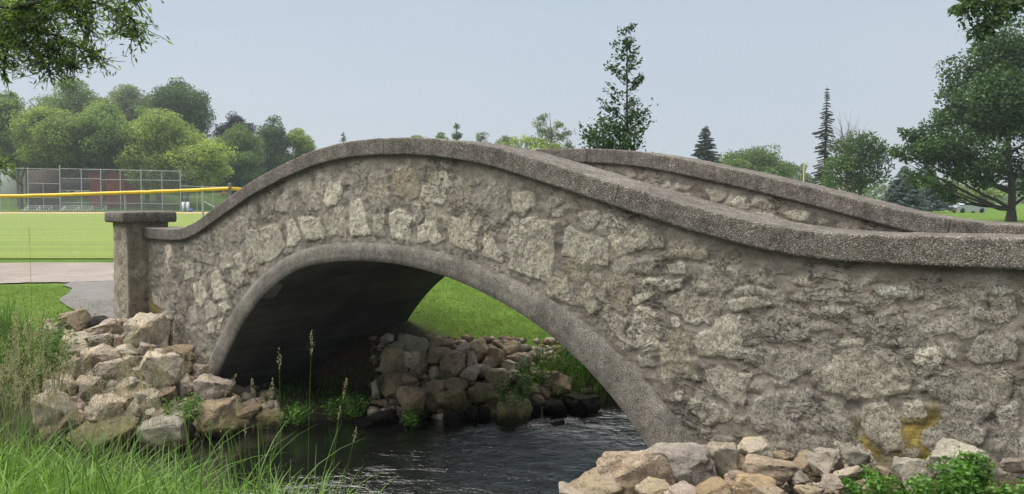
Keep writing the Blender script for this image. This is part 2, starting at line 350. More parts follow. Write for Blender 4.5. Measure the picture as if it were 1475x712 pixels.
# ------------------------------------------------------------------ terrain
BL = np.array([(-60, -22), (-30, -12), (-17, -6.2), (-12.6, -3.6), (-10.7, -2.2), (-9.75, -1.0), (-9.5, .3), (-8.4, 1.45), (-7.2, 2.8), (-6.4, 4.0), (-5.4, 5.6), (-3.2, 8.2), (2, 12.5), (14, 20), (60, 42)], float)
BR = np.array([(-50, -40), (-26, -14), (-15.5, -6.9), (-11.2, -4.2), (-8.4, -3.7), (-6.2, -2.95), (-4.2, -2.15), (-3.75, -.6), (-3.6, .8), (-3.2, 3.3), (-2.0, 5), (2, 8.2), (16, 15), (60, 34)], float)
def sdist(x, y, L, sign):
    x = np.asarray(x, float); y = np.asarray(y, float); best = np.full(x.shape, 1e9); sg = np.zeros(x.shape)
    for (x0, y0), (x1, y1) in zip(L[:-1], L[1:]):
        dx, dy = x1 - x0, y1 - y0; t = np.clip(((x - x0) * dx + (y - y0) * dy) / (dx * dx + dy * dy), 0, 1)
        d = np.hypot(x - x0 - t * dx, y - y0 - t * dy); cr = dx * (y - y0) - dy * (x - x0)
        b = d < best; best = np.where(b, d, best); sg = np.where(b, np.sign(cr), sg)
    return best * sg * sign
WZ = -3.2
def height(x, y):
    x = np.asarray(x, float); y = np.asarray(y, float)
    sl_ = sdist(x, y, BL, 1); sr_ = sdist(x, y, BR, -1)
    wob = fbm(x * .8, y * .8, 3, 3) * .12
    hl = np.interp(sl_ + wob, [-1.5, -.3, 0, .4, 1.3, 2.6, 4.3, 7.5], [-3.6, -3.4, -3.22, -2.95, -2.45, -2.18, -1.95, -1.75])
    shelf = sstep(2.5, 1.5, y) * sstep(-.5, .35, y) * sstep(-12.5, -11.5, x)
    hl = np.where(sl_ > 0, hl * (1 - shelf) + np.minimum(hl, -3.06 + .02 * sl_) * shelf, hl)
    hr = np.interp(sr_ + wob, [-1.5, -.3, 0, .3, .7, 1.15, 2.1, 3.2, 6], [-3.6, -3.4, -3.22, -2.72, -2.28, -1.99, -1.76, -1.62, -1.6])
    h = np.where(sl_ > 0, hl, np.where(sr_ > 0, hr, np.maximum(hl, hr)))
    near = sstep(20, 8, np.maximum(np.abs(sl_), 0))
    h = h + fbm(x * 1.7, y * 1.7, 9, 3) * .035 * sstep(12, 5, np.minimum(np.abs(sl_), np.abs(sr_)))
    # rise of the wooded bank behind the ball field
    dx = x - CAM[0]; dy = y - CAM[1]; d = -dx * math.sin(YAW) + dy * math.cos(YAW); lat = (dx * math.cos(YAW) + dy * math.sin(YAW)) / np.maximum(d, 1)
    h = h + sstep(112, 150, d) * 3.4 * sstep(-.05, -.25, lat) + sstep(150, 400, d) * 1.0
    return h
def hz(x, y): return float(height(np.array([x]), np.array([y]))[0])
def hit_ground(px, py, extra=0.0):
    r = ray(px, py); ts = np.concatenate([np.arange(2, 16, .02), np.arange(16, 160, .2)])
    P = CAM[None] + r[None] * ts[:, None]; g = height(P[:, 0], P[:, 1]) + extra
    i = np.argmax(P[:, 2] < g); return P[i], ts[i] * 1.0

def build_terrain():
    def axis(lo, a, b, hi, st):
        core = np.arange(a, b, st); out = [b]; s = st
        while out[-1] < hi: s *= 1.18; out.append(out[-1] + s)
        inn = [a]; s = st
        while inn[-1] > lo: s *= 1.18; inn.append(inn[-1] - s)
        return np.concatenate([inn[::-1][:-1], core, out])
    X = axis(-900, -20, 4, 900, .09); Y = axis(-300, -7, 10, 1200, .09)
    gx, gy = np.meshgrid(X, Y); x = gx.ravel(); y = gy.ravel(); z = height(x, y)
    nx, ny = len(X), len(Y); i = np.arange(nx - 1)[None]; j = np.arange(ny - 1)[:, None]
    a = j * nx + i; Fc = np.stack([a, a + 1, a + 1 + nx, a + nx], -1).reshape(-1, 4)
    sl_ = sdist(x, y, BL, 1); sr_ = sdist(x, y, BR, -1)
    lawn = np.array([.10, .165, .026]); mud = np.array([.055, .045, .033]); dirt = np.array([.17, .13, .09])
    wild = np.array([.05, .085, .02])
    n1 = fbm(x * .7, y * .7, 5, 4)[:, None]
    c = lawn[None] * (1 + .18 * n1)
    bank = sstep(1.4, .4, sl_ + n1[:, 0] * .3)[:, None]; c = c * (1 - bank) + wild * bank
    rb = ((sr_ > 0) & (sl_ < 0))[:, None]
    c = np.where(rb, wild * 1.0, c)
    rr = (sstep(-4.8, -4.0, x) * sstep(-2.6, -1.9, y) * (sr_ > 0) * (sstep(1.5, .6, x)))[:, None]; c = c * (1 - rr) + dirt * rr
    pile = (sstep(.1, .0, sl_ - 4.4) * sstep(-2.6, -1.9, y) * sstep(3.6, 3.0, y))[:, None] * (sl_ > -.5)[:, None] * (x < -6)[:, None] * (x > -14.0)[:, None]; c = c * (1 - pile) + dirt * .55 * pile
    wet = sstep(-2.9, -3.12, z)[:, None]; c = c * (1 - wet) + mud * .5 * wet
    o = mesh_np('ground', np.stack([x, y, z], 1), Fc, M_GR, None, True, None, {'col': c}); tag(o, kind='structure')
build_terrain()

def sheet(name, lo_px, hi_px, d0, d1, mat, off, nd=12, nl=30, edge=0, attrfun=None):
    """ground sheet given by its lateral range (metres) and forward distances"""
    L = np.linspace(lo_px, hi_px, nl); D = np.linspace(d0, d1, nd)
    gl, gd = np.meshgrid(L, D); f2 = np.array([-math.sin(YAW), math.cos(YAW)]); r2 = RT[:2]
    if edge:
        wv = np.zeros_like(gd); wv[0] = (vnoise(L * 1.3, L * 0, 4) * .6 + vnoise(L * 5.3, L * 0, 8) * .4) * edge; wv[-1] = -vnoise(L * 1.3, L * 0 + 9, 4) * edge; gd = gd + wv
    x = CAM[0] + f2[0] * gd + r2[0] * gl; y = CAM[1] + f2[1] * gd + r2[1] * gl
    z = height(x.ravel(), y.ravel()) + off
    i = np.arange(nl - 1)[None]; j = np.arange(nd - 1)[:, None]; a = j * nl + i
    Fc = np.stack([a, a + 1, a + 1 + nl, a + nl], -1).reshape(-1, 4)
    V = np.stack([x.ravel(), y.ravel(), z], 1)
    o = mesh_np(name, V, Fc, mat, None, True, attrfun(V, gl.ravel(), gd.ravel()) if attrfun else None); tag(o, kind='structure'); return o
sheet('ball_field', -90, 40, 21.6, 93, M_FIELD, .03, 60, 80)
sheet('infield_dirt', -90, 40, 91.5, 101, M_TAN, .05, 6, 60)
def pathm(V, l, d): return {'m': 0.75 * sstep(-8.5, -6.2, l + fbm(l, d, 2, 3) * .8) + .0 * d}
sheet('path', -60, -4.6, 16.0, 20.3, M_ASP, .03, 16, 400, .28, pathm)
# apron of the path leading up to the bridge end
def apron():
    # outline in px of the flared asphalt, read on the ground
    left = [(88, 404), (104, 409), (98, 413), (84, 419), (96, 424), (118, 430), (140, 436), (160, 438), (190, 438)]
    A = np.array([onz(px, py, -1.75)[:2] for px, py in left])
    top = np.array([(CAM[:2] + np.array([-math.sin(YAW), math.cos(YAW)]) * 16.3 + RT[:2] * l) for l in np.linspace(-9.7, -4.7, len(A))])
    R_ = []
    n2 = 14
    for a, b in zip(A, top):
        for t in np.linspace(0, 1, n2): R_.append(a * (1 - t) + b * t)
    V = np.array(R_); z = height(V[:, 0], V[:, 1]) + .028
    i = np.arange(n2 - 1)[None]; j = np.arange(len(A) - 1)[:, None]; q = j * n2 + i
    Fc = np.stack([q, q + 1, q + 1 + n2, q + n2], -1).reshape(-1, 4)
    o = mesh_np('path_apron', np.column_stack([V, z]), Fc, M_ASP, None, True, {'m': np.full(len(V), 1.0)}); tag(o, kind='structure')
apron()
def build_water():
    x = np.linspace(-40, 30, 140); y = np.linspace(-26, 30, 120); gx, gy = np.meshgrid(x, y)
    nx, ny = 140, 120; i = np.arange(nx - 1)[None]; j = np.arange(ny - 1)[:, None]; a = j * nx + i
    Fc = np.stack([a, a + 1, a + 1 + nx, a + nx], -1).reshape(-1, 4)
    cx, cy = (gx.ravel()[Fc].mean(1), gy.ravel()[Fc].mean(1)); keep = (sdist(cx, cy, BL, 1) < 1.2) & (sdist(cx, cy, BR, -1) < 1.2); Fc = Fc[keep]
    o = mesh_np('water', np.stack([gx.ravel(), gy.ravel(), np.full(gx.size, WZ)], 1), Fc, M_WAT, None, True); tag(o, kind='structure')
build_water()

# ------------------------------------------------------------------ the bridge
bridge = empty('stone_footbridge', (-6.75, 1.65, -3.2))
tag(bridge, 'arched rubble-stone footbridge with brown aggregate coping spanning the stream', 'bridge')
BO = np.array([-6.75, 1.65, -3.2])
def bpart(name, V, Fc, mat, smooth=True, attrs=None, cols=None, parent=None):
    V = np.asarray(V, float) - BO
    if parent is not None: V = V
    return mesh_np(name, V, Fc, mat, bridge if parent is None else parent, smooth, attrs, cols)
def gridF(n, m):    # n rows of m
    i = np.arange(m - 1)[None]; j = np.arange(n - 1)[:, None]; a = j * m + i
    return np.stack([a, a + 1, a + 1 + m, a + m], -1).reshape(-1, 4)

ZN = {1: (200, 220, 3.957), 2: (200, 380, 3.956), 3: (450, 210, 3.391), 4: (720, 260, 3.56), 5: (820, 400, 2.543), 6: (980, 350, 3.392), 7: (1200, 370, 3.749), 8: (1090, 500, 3.358)}
ST = """
1 .55 0 1015,100,1085,95,1095,160,1045,240,1020,200
1 .95 .1 1100,160,1150,170,1165,240,1130,300,1070,305,1055,270,1075,200
1 .6 0 910,175,990,170,1030,290,1010,325,970,310,925,250
1 .55 0 785,260,840,240,865,290,850,345,790,330
1 .42 0 610,300,675,300,680,375,620,380
1 .3 0 700,280,745,270,770,330,700,390
1 .85 0 840,390,880,380,925,490,900,535,855,530,845,450
1 .85 .1 910,370,1000,370,1060,460,1050,490,960,495,925,430
1 .7 .2 1120,320,1170,330,1180,460,1110,470
1 .68 .1 700,430,790,410,835,530,800,590,700,640,690,560
1 .66 .1 620,450,680,430,700,560,680,660,630,690,615,560
1 .45 0 490,390,560,360,630,390,625,470,580,520,520,500
1 .6 0 420,420,465,440,500,560,540,600,530,650,470,630,455,540
1 .8 .1 545,590,590,570,605,640,600,680,560,640
1 .8 0 425,680,460,675,470,711,420,711
1 .7 0 250,640,300,620,320,700,270,705
1 .45 0 280,540,330,530,440,580,430,640,350,620,290,600
1 .5 .1 1050,360,1100,370,1105,430,1070,440
2 .9 0 420,60,470,45,490,120,510,190,430,205,415,120
2 .85 0 310,120,360,100,390,180,360,245,335,235
2 .7 0 250,0,310,0,320,80,260,90
2 .72 .1 380,250,420,220,455,270,440,300,390,320
2 .85 0 455,230,500,220,520,250,490,290,460,270
2 .6 .2 530,50,590,30,610,100,570,130,535,100
2 .85 0 390,345,430,340,425,390,400,390
2 .85 0 460,320,480,310,465,370,450,375
2 .55 0 290,250,330,230,340,330,300,350
2 .75 0 75,170,120,200,130,250,90,230
2 .8 0 470,0,540,0,520,25,470,20
2 .9 0 570,0,605,0,605,50,570,20
2 .55 .1 160,260,210,280,180,330,140,290
2 .3 0 200,400,330,370,380,480,320,560,250,470
3 .55 0 25,120,85,110,90,170,50,235,25,225
3 .42 .1 190,160,250,120,265,170,240,240,195,230
3 .75 0 0,360,35,355,65,430,55,450,0,455
3 .7 0 0,210,20,240,38,300,20,310,0,300
3 .68 .4 110,310,155,300,170,400,165,450,90,440,85,425
3 .95 0 195,280,245,265,285,430,260,445,190,440,185,350
3 .52 .3 285,150,370,140,375,290,340,330,270,250
3 .7 .2 300,350,350,335,355,440,300,440
3 .62 .8 395,140,440,105,490,110,525,200,520,250,460,270,400,240
3 .88 .1 375,330,430,310,490,360,480,455,395,445
3 .7 .2 500,290,530,290,545,350,520,400,500,390
3 .72 .1 540,200,600,190,650,240,640,290,570,280,535,240
3 .55 .1 600,130,660,130,690,190,650,230,600,170
3 .6 .3 540,270,590,290,640,360,620,390,560,330
3 .85 .1 515,430,560,360,600,370,635,460,600,470,515,460
3 .48 .4 665,250,715,165,770,180,800,300,790,330,730,300,670,310
3 .6 .3 640,345,680,345,680,410,640,400
3 .82 .3 680,350,750,340,800,380,800,520,680,475,670,430
3 .3 0 820,290,880,170,950,180,965,330,930,380,830,340
3 .85 .2 840,440,880,450,930,510,930,565,840,530
3 .5 .2 830,390,860,380,880,430,845,445
3 .7 0 980,220,1080,230,1085,290,1040,340,980,310
3 .66 0 970,360,1100,360,1100,640,1010,620,962,580
3 .75 .3 1100,370,1187,380,1187,480,1165,690,1100,640
3 .6 .1 1140,255,1187,250,1187,300,1150,300
4 .55 0 240,90,330,90,320,130,270,150,240,130
4 .72 0 275,170,320,165,330,190,280,195
4 .82 0 410,165,500,165,505,200,490,240,430,210
4 .78 .1 345,260,370,250,440,270,550,320,550,440,430,410,325,380
4 .9 .4 530,170,640,190,770,235,760,330,690,360,600,390,570,330,545,260
4 .6 .5 405,90,470,100,650,160,640,185,520,160,420,125
4 .42 .2 770,240,850,290,830,330,790,330
4 .6 .9 320,420,380,400,430,430,450,500,400,540,350,500
4 .62 .5 860,320,930,300,1060,350,1068,390,930,400,840,380
4 .36 .1 700,420,760,390,800,420,760,480,700,480
4 .8 0 850,425,940,430,935,470,860,460
4 .92 0 725,530,780,500,930,510,940,560,830,560,800,540,740,545
4 .92 0 685,620,720,590,780,590,780,620,700,645
4 .66 .3 870,600,940,590,1068,620,1068,700,950,700,880,650
4 .8 .2 690,690,740,665,800,680,800,711,690,711
4 .72 .4 400,580,440,530,480,560,510,640,470,690,410,640
4 .52 .9 540,500,620,480,690,530,690,620,640,690,560,640
4 .6 .5 460,480,520,480,540,560,530,620,490,570
4 .5 0 990,470,1068,440,1068,550,1010,550
4 .7 .4 265,510,340,500,400,640,300,600,260,550
4 .55 .2 580,440,640,400,690,430,650,480,600,470
5 .9 .2 215,220,240,130,270,110,320,150,335,260,290,270,220,240
5 .75 .1 130,150,160,135,205,160,205,225,160,190
5 .62 .3 370,70,440,60,580,90,550,140,450,150,370,120
5 .85 0 590,90,690,85,740,90,700,110,600,115
5 .8 0 370,155,400,150,410,180,370,180
5 .75 0 420,145,500,145,510,165,430,170
5 .92 0 470,220,560,150,630,130,635,290,480,285
5 .6 .7 350,200,420,190,470,230,460,260,380,240
5 .75 .7 340,250,380,240,430,250,465,385,345,365
5 .8 .1 495,340,560,320,660,350,640,470,590,460,510,390
5 .55 0 640,270,690,255,763,280,763,350,650,310
5 .7 .1 440,440,480,430,570,480,590,510,520,550,450,490
5 .42 0 660,500,700,450,763,440,763,560,690,570
5 .45 0 500,560,600,600,560,640,520,640,470,540
5 .6 0 600,510,640,510,640,535,605,530
5 .55 0 250,285,300,290,320,330,270,320
5 .85 0 385,425,410,420,405,450,385,440
5 .5 0 640,180,690,170,700,240,650,245
5 .55 0 450,10,560,0,610,30,560,60,460,40
5 .55 .1 610,40,700,30,760,50,740,70,620,65
6 .45 0 60,190,100,130,160,120,230,180,235,240,80,220
6 .85 0 245,285,340,275,400,300,370,325,250,315
6 .6 0 280,220,340,210,430,240,370,265,270,250
6 .4 0 240,130,310,115,340,150,260,180
6 .36 0 400,470,430,360,520,300,640,370,640,460,540,480
6 .55 0 310,390,350,380,370,450,330,480,310,440
6 .52 0 310,540,400,510,640,540,630,640,500,670,400,630
6 .85 .6 570,180,600,165,660,175,650,200,590,195
6 .45 0 560,270,660,250,850,260,870,290,690,305,580,290
6 .33 0 650,470,740,450,800,520,740,600,660,620
6 .5 0 700,320,810,330,820,355,700,345
6 .4 0 340,160,460,160,470,200,370,195
6 .42 0 770,170,882,160,882,230,780,230
7 .85 -.2 245,180,330,165,415,160,430,190,360,215,260,210
7 .6 0 180,215,230,215,240,250,200,265,178,250
7 .6 0 105,115,240,105,240,140,130,150
7 .48 0 500,200,600,150,700,160,700,250,600,280,520,290
7 .52 0 700,190,820,160,860,200,840,320,740,330,690,280
7 .7 -.1 885,150,990,140,995,205,900,215
7 .6 0 930,240,995,235,995,310,945,305
7 .45 0 885,240,920,245,920,300,890,320
7 .45 0 120,420,160,330,300,290,390,330,380,490,250,470
7 .4 0 380,330,500,330,560,470,400,480
7 .45 0 510,380,600,350,720,370,640,410,540,410
7 .3 .2 660,400,780,360,820,380,760,430,680,440
7 .98 0 440,545,470,500,560,475,590,540,580,600,500,650,470,620
7 .5 0 395,490,460,490,440,540,400,530
7 .8 0 600,470,630,465,640,530,610,525
7 .45 0 700,520,780,440,900,400,995,420,995,560,750,560
7 .75 .1 30,480,90,460,160,460,150,500,60,505
8 .72 .35 275,130,420,30,560,20,720,60,750,150,740,220,650,240,520,240,380,200,290,170
8 .45 .1 830,220,880,130,960,100,1100,120,1120,230,1150,300,1080,360,950,290,860,260
8 .52 0 0,240,60,220,200,220,250,310,230,430,130,440,0,360
8 .55 .1 240,350,320,240,400,260,460,330,460,460,330,440,250,420
8 .5 0 220,240,250,210,280,220,270,290,230,290
8 .75 .1 525,290,620,270,700,330,710,490,640,500,530,440,510,350
8 .9 0 725,300,790,280,815,300,800,340,740,340
8 .6 0 800,400,900,360,910,480,850,500,790,450
8 .6 0 900,330,1000,330,1100,390,1080,460,930,440,900,400
8 .62 .3 1110,120,1200,110,1240,180,1190,300,1130,260
8 .62 0 1160,330,1262,260,1262,460,1180,430
8 .48 0 425,490,520,490,530,540,470,570,425,530
8 .4 0 1170,460,1262,440,1262,540,1190,540
8 .4 0 200,460,380,440,420,510,350,520,220,510
8 .35 0 0,440,100,430,180,490,100,510,0,470
8 .75 0 790,190,860,150,840,210,800,220
"""
def zpoly(z, s, y=0.0):
    ox, oy, k = ZN[z]; v = np.array([float(a) for a in s.split(',')]).reshape(-1, 2)
    return np.array([onplane(ox + a / k, oy + b / k, y)[[0, 2]] for a, b in v])
STONES = []
for ln in ST.strip().splitlines():
    z, t, h, s = ln.split(); STONES.append((float(t), float(h), zpoly(int(z), s)))
MOSS = [zpoly(8, "700,350,760,345,880,290,910,350,800,430,900,520,890,560,760,550,690,500"), zpoly(8, "470,340,520,310,525,400,560,470,690,500,690,560,520,540,470,450"), zpoly(2, "72,180,130,250,132,300,70,300")]
PALE = [zpoly(1, "140,530,180,528,200,560,190,590,168,612,172,650,188,680,165,672,150,615,165,575")]
def pdist(U, Z, P):
    """signed distance to polygon, positive inside"""
    best = np.full(U.shape, 1e9); ins = np.zeros(U.shape, bool); n = len(P)
    for i in range(n):
        x0, y0 = P[i]; x1, y1 = P[(i + 1) % n]; dx, dy = x1 - x0, y1 - y0
        t = np.clip(((U - x0) * dx + (Z - y0) * dy) / (dx * dx + dy * dy + 1e-12), 0, 1)
        best = np.minimum(best, np.hypot(U - x0 - t * dx, Z - y0 - t * dy))
        c = ((y0 > Z) != (y1 > Z)); xx = x0 + (Z - y0) * dx / (dy if abs(dy) > 1e-9 else 1e-9); ins ^= c & (U < xx)
    return np.where(ins, best, -best)
def random_stones(lo, hi, z0, z1, seed, sz=.3):
    r = np.random.default_rng(seed); out = []
    u = lo
    while u < hi:
        z = z0 - r.random() * .2; w = sz * (.7 + r.random() * .9)
        while z < z1:
            h = sz * (.5 + r.random() * .9)
            c = np.array([u + w / 2 + r.normal() * .03, z + h / 2]); n = r.integers(5, 8); a = np.sort(r.random(n)) * .5 + np.arange(n)
            a = a / n * 2 * math.pi
            out.append((.35 + r.random() * .55, max(0, r.normal() * .3), np.stack([c[0] + np.cos(a) * w * .46 * (.85 + .3 * r.random(n)), c[1] + np.sin(a) * h * .46 * (.85 + .3 * r.random(n))], 1)))
            z += h + .02
        u += w + .01
    return out

def stone_face(name, yface, sgn, U, Zs, stones, ztop, zbot, marks=True, seed=0, disp=1.0, base_y=None):
    gu, gz = np.meshgrid(U, Zs); u = gu.ravel(); z = gz.ravel()
    wu = u + fbm(u * 7, z * 7, 31 + seed, 3) * .045; wz = z + fbm(u * 7, z * 7, 77 + seed, 3) * .045
    m = np.zeros_like(u); tone = np.full_like(u, .0); hue = np.zeros_like(u); dome = np.zeros_like(u)
    nfill = len(_fill) if marks else 0
    for si, (t, h, P) in enumerate(stones):
        lo = P.min(0) - .12; hi = P.max(0) + .12
        I = np.where((u > lo[0]) & (u < hi[0]) & (z > lo[1]) & (z < hi[1]))[0]
        if not len(I): continue
        d = pdist(wu[I], wz[I], P); k = sstep(-.040, .020, d) if si >= nfill else sstep(-.02, .04, d) * .62
        b = k > m[I]; J = I[b]; m[J] = k[b]; tone[J] = t; hue[J] = h; dome[J] = np.clip(d[b] + .03, 0, .10) / .10
    big = fbm(u * 1.1, z * 1.1, 5 + seed, 4); md = fbm(u * 5, z * 5, 12 + seed, 4); fn = fbm(u * 22, z * 22, 40 + seed, 3); rd = 1 - np.abs(fbm(u * 13, z * 9, 60 + seed, 4)) * 2
    # ledges: slaty horizontal breaks, strongest to the right
    ledge = sstep(-4.5, -2.5, u) * (sstep(.25, .0, np.abs(fbm(u * 2.4, z * 8, 90 + seed, 4)))) * (1 - m * .7)
    hgt = sstep(.3, .7, m) * (.002 + .006 * tone) + m * dome * .002 + md * .012 + rd * m * .008 + fn * .009 - ledge * .010 + (1 - m) * (fbm(u * 4, z * 9, 21 + seed, 4) * .020)
    stoneC = np.array([.53, .48, .38]); dark = np.array([.185, .167, .138]); mort = np.array([.225, .196, .155])
    warm = np.array([.30, .225, .125])
    sc = dark[None] + (stoneC - dark)[None] * (tone[:, None] ** 1.4); sc = sc * 1.2
    hu = np.clip(hue, -.3, 1)[:, None]; sc = np.where(hu >= 0, sc * (1 - .55 * np.clip(hu, 0, 1)) + warm * (.4 + .6 * tone[:, None]) * (.55 * np.clip(hu, 0, 1)), sc * np.array([.95, 1, 1.08]))
    pk = fbm(u * 3, z * 3, 71 + seed, 3)[:, None]
    mc = mort[None] * (1 + .22 * big[:, None] + .25 * md[:, None]) + np.array([.03, .012, .0])[None] * np.clip(pk, 0, 1)
    if marks: gr = (sstep(-5.2, -3.2, u) * .6)[:, None]; sc = sc * (1 - gr) + (sc * .42 + np.array([.125, .118, .098])) * gr; mc = mc * (1 - .10 * gr)
    mul_ = (1 + .16 * md[:, None]) * (1 - .22 * ledge[:, None]); c = sc * mul_; c2 = mc * mul_ * np.array([1.04, 1.06, 1.10])
    # lime bloom over the mortar beside pale stones
    # contact shade just under the coping, painted into stone and mortar colours
    zt = ztop(u); shady = sstep(.22, .02, (zt - z) + md * .06)[:, None]; c = c * (1 - .30 * shady); c2 = c2 * (1 - .25 * shady); m = m * (1 - .8 * sstep(.13, .07, zt - z + md * .05))
    hgt = hgt * (1 - .75 * shady[:, 0]) + shady[:, 0] * .006
    if marks:
        for P in MOSS:
            k0 = sstep(-.05, .03, pdist(wu, wz, P) + md * .06); mo = np.array([.20, .150, .035]) * (1 + .6 * md[:, None]); k = (k0 * (.75 - .5 * sstep(.5, .8, tone)) * sstep(-.25, .15, fbm(u * 9, z * 9, 55, 3)))[:, None]; c = c * (1 - k) + mo * k; k = (k0 * .9 * sstep(-.45, .0, fbm(u * 6, z * 6, 56, 3)))[:, None]; c2 = c2 * (1 - k) + mo * k
        for P in PALE:
            k = sstep(-.01, .01, pdist(wu, wz, P))[:, None]; c = c * (1 - k) + np.array([.52, .43, .35]) * k; c2 = c2 * (1 - k) + np.array([.52, .43, .35]) * k
        # colours darker towards the wall foot
    low = sstep(-2.3, -2.9, z)[:, None]; c = c * (1 - low * .5); c2 = c2 * (1 - low * .5)
    y = yface + sgn * (hgt * disp)
    Fc = gridF(len(Zs), len(U))
    cu = u[Fc].mean(1); cz = z[Fc].mean(1)
    keep = (cz < ztop(cu) + .03) & (cz > zbot(cu))
    if sgn > 0: Fc = Fc[:, ::-1]
    Fc = Fc[keep]
    used = np.unique(Fc); re = np.full(len(u), -1); re[used] = np.arange(len(used)); Fc = re[Fc]
    return bpart(name, np.stack([u, y, z], 1)[used], Fc, MW, True, {'m': m[used]}, {'col': np.clip(c, .01, 1)[used], 'cm': np.clip(c2, .01, 1)[used]})
# near face: column spacing follows the distance so the near end is finest
U = [-13.2]
while U[-1] < 1.9: U.append(U[-1] + max(.0095, .0021 * (math.hypot(U[-1] * .669 - 0, 1) + 3.6)))
U = np.array(U)
_fill = [(t * .55 + .1, h, P) for t, h, P in random_stones(-13.1, -.6, -2.4, .5, 21, .17)]
near_stones = _fill + STONES + [s for s in random_stones(-.62, 2.0, -1.6, -.45, 3, .28)] + random_stones(-2.2, -.2, -2.9, -1.95, 4, .3)
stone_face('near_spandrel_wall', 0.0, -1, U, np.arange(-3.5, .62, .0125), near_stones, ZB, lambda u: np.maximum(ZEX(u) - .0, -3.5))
Uf = np.arange(-13.2, 1.9, .022)
in_st = random_stones(-13.2, 1.9, -1.8, .6, 11, .22)
stone_face('far_parapet_inner_face', W_BR - WALL, -1, Uf, np.arange(-1.9, .62, .02), in_st, ZBF, lambda u: np.maximum(ZBF(u) - 1.3, ZIN(u) + .28), False, 5, 1.6)
Uc = np.arange(-13.2, 1.9, .05)
stone_face('near_parapet_inner_face', WALL, 1, Uc, np.arange(-1.9, .62, .04), in_st, ZB, lambda u: np.maximum(ZB(u) - 1.3, ZIN(u) + .28), False, 6, 1)
stone_face('far_spandrel_wall', W_BR, 1, Uc, np.arange(-3.5, .62, .04), random_stones(-13.2, 1.9, -3.5, .6, 12, .3), ZBF, lambda u: np.maximum(ZEX(u), -3.5), False, 8, 1)

# copings, cast in lengths with open joints
def coping(zb, y0, y1, ua, ub, du=.02, th=.185):
    us = np.arange(ua, ub + du / 2, du); us[-1] = ub
    sl_ = (zb(us + .03) - zb(us - .03)) / .06; nn = np.sqrt(1 + sl_ ** 2); nu = -sl_ / nn; nz = 1 / nn
    sec = []
    r = .018; st = .02
    for h in np.arange(0, th - r + 1e-6, st): sec.append((y0, h))
    for a in (25, 50, 75): sec.append((y0 + r - r * math.cos(math.radians(a)), th - r + r * math.sin(math.radians(a))))
    for y in np.arange(y0 + r, y1 - r, .03): sec.append((y, th))
    for a in (15, 45, 75): sec.append((y1 - r + r * math.sin(math.radians(a)), th - r + r * math.cos(math.radians(a))))
    for h in np.arange(th - r, -1e-6, -.03): sec.append((y1, h))
    sec.append((y1, 0)); sec = np.array(sec); m = len(sec)
    u = us[:, None] + nu[:, None] * sec[None, :, 1]; z = zb(us)[:, None] + nz[:, None] * sec[None, :, 1]; y = np.repeat(sec[None, :, 0], len(us), 0)
    n1 = fbm(u * 9, (y + z) * 9, 3, 3) * .006 + fbm(u * 40, (y * 40 + z * 40), 4, 2) * .0035
    cy = (y0 + y1) / 2; y = y + np.sign(y - cy) * n1 * (np.abs(y - cy) > (y1 - y0) * .47); z = z + n1 * (sec[None, :, 1] > th * .9) * .8
    V = np.stack([u, y, z], -1).reshape(-1, 3); Fc = gridF(len(us), m)
    bot = []
    k = np.arange(len(us) - 1) * m; bot = np.stack([k, k + m, k + 2 * m - 1, k + m - 1], 1)
    V2 = []; F2 = []
    for s_, fl in ((0, 0), (len(us) - 1, 1)):
        c = V.reshape(len(us), m, 3)[s_]; b = len(V) + sum(len(x) for x in V2); V2.append(np.vstack([c, c.mean(0)]))
        q = [(b + i, b + (i + 1) % m, b + m, b + m) for i in range(m)]
        F2 += [tuple(x[::-1]) if fl else x for x in q]
    V = np.vstack([V] + V2)
    tri = [t[:3] if t[2] == t[3] else t for t in F2]
    # triangles as degenerate-free quads: split centre fan into quads pairing neighbours
    quads = []
    for s_ in range(2):
        b = len(us) * m + s_ * (m + 1)
        for i in range(0, m, 2): 
            q = (b + i, b + (i + 1) % m, b + (i + 2) % m, b + m) if i + 1 < m else (b + i, b, b + m, b + m)
            if len(set(q)) == 4: quads.append(q if s_ else q[::-1])
    return V, np.vstack([Fc, bot, np.array(quads)])
for zb, y0, y1, cuts in ((ZB, -.055, .55, [-13.18, -9.9, -6.55, -3.49, -.2, 1.95]), (ZBF, W_BR - WALL - .055, W_BR + .055, [-13.18, -9.5, -5.83, -4.62, -1.6, 1.95])):
    for a, b in zip(cuts[:-1], cuts[1:]):
        V, Fc = coping(zb, y0, y1, a + .003, b - .003); bpart('coping', V, Fc, M_COP)
# arch rings
def ring(yf, sgn):
    n = len(ARC); prof = [(0, .30), (0, .012), (.03, 0), (.3, 0), (.5, 0.0), (.74, .0), (.80, .012), (.97, .030), (1.0, .06)]   # (fraction of ring depth, recess)
    V = []
    for f, rc in prof:
        P = ARC + AN * (RTH * f)[:, None]; off = -.045 + rc
        wob = fbm(P[:, 0] * 5, P[:, 1] * 5, 3, 3) * .004
        V.append(np.stack([P[:, 0], np.full(n, yf) + sgn * -1 * (-(off) - wob if rc < .2 else .0) if False else (yf + sgn * (.045 - rc + wob)), P[:, 1]], 1))
    V = np.stack(V, 0); Fc = gridF(len(prof), n)
    bpart('arch_ring', V.reshape(-1, 3), Fc if sgn > 0 else Fc[:, ::-1], M_RING, False)
ring(0, -1); ring(W_BR, 1)
# vault
ys = np.linspace(-.02, W_BR + .02, 40); V = np.stack([np.repeat(ARC[None, :, 0], 40, 0), np.repeat(ys[:, None], len(ARC), 1), np.repeat(ARC[None, :, 1], 40, 0)], -1)
V[..., 2] += fbm(V[..., 0] * 2, V[..., 1] * 2, 9, 3) * .01 - .004
bpart('vault', V.reshape(-1, 3), gridF(40, len(ARC)), M_BAR)
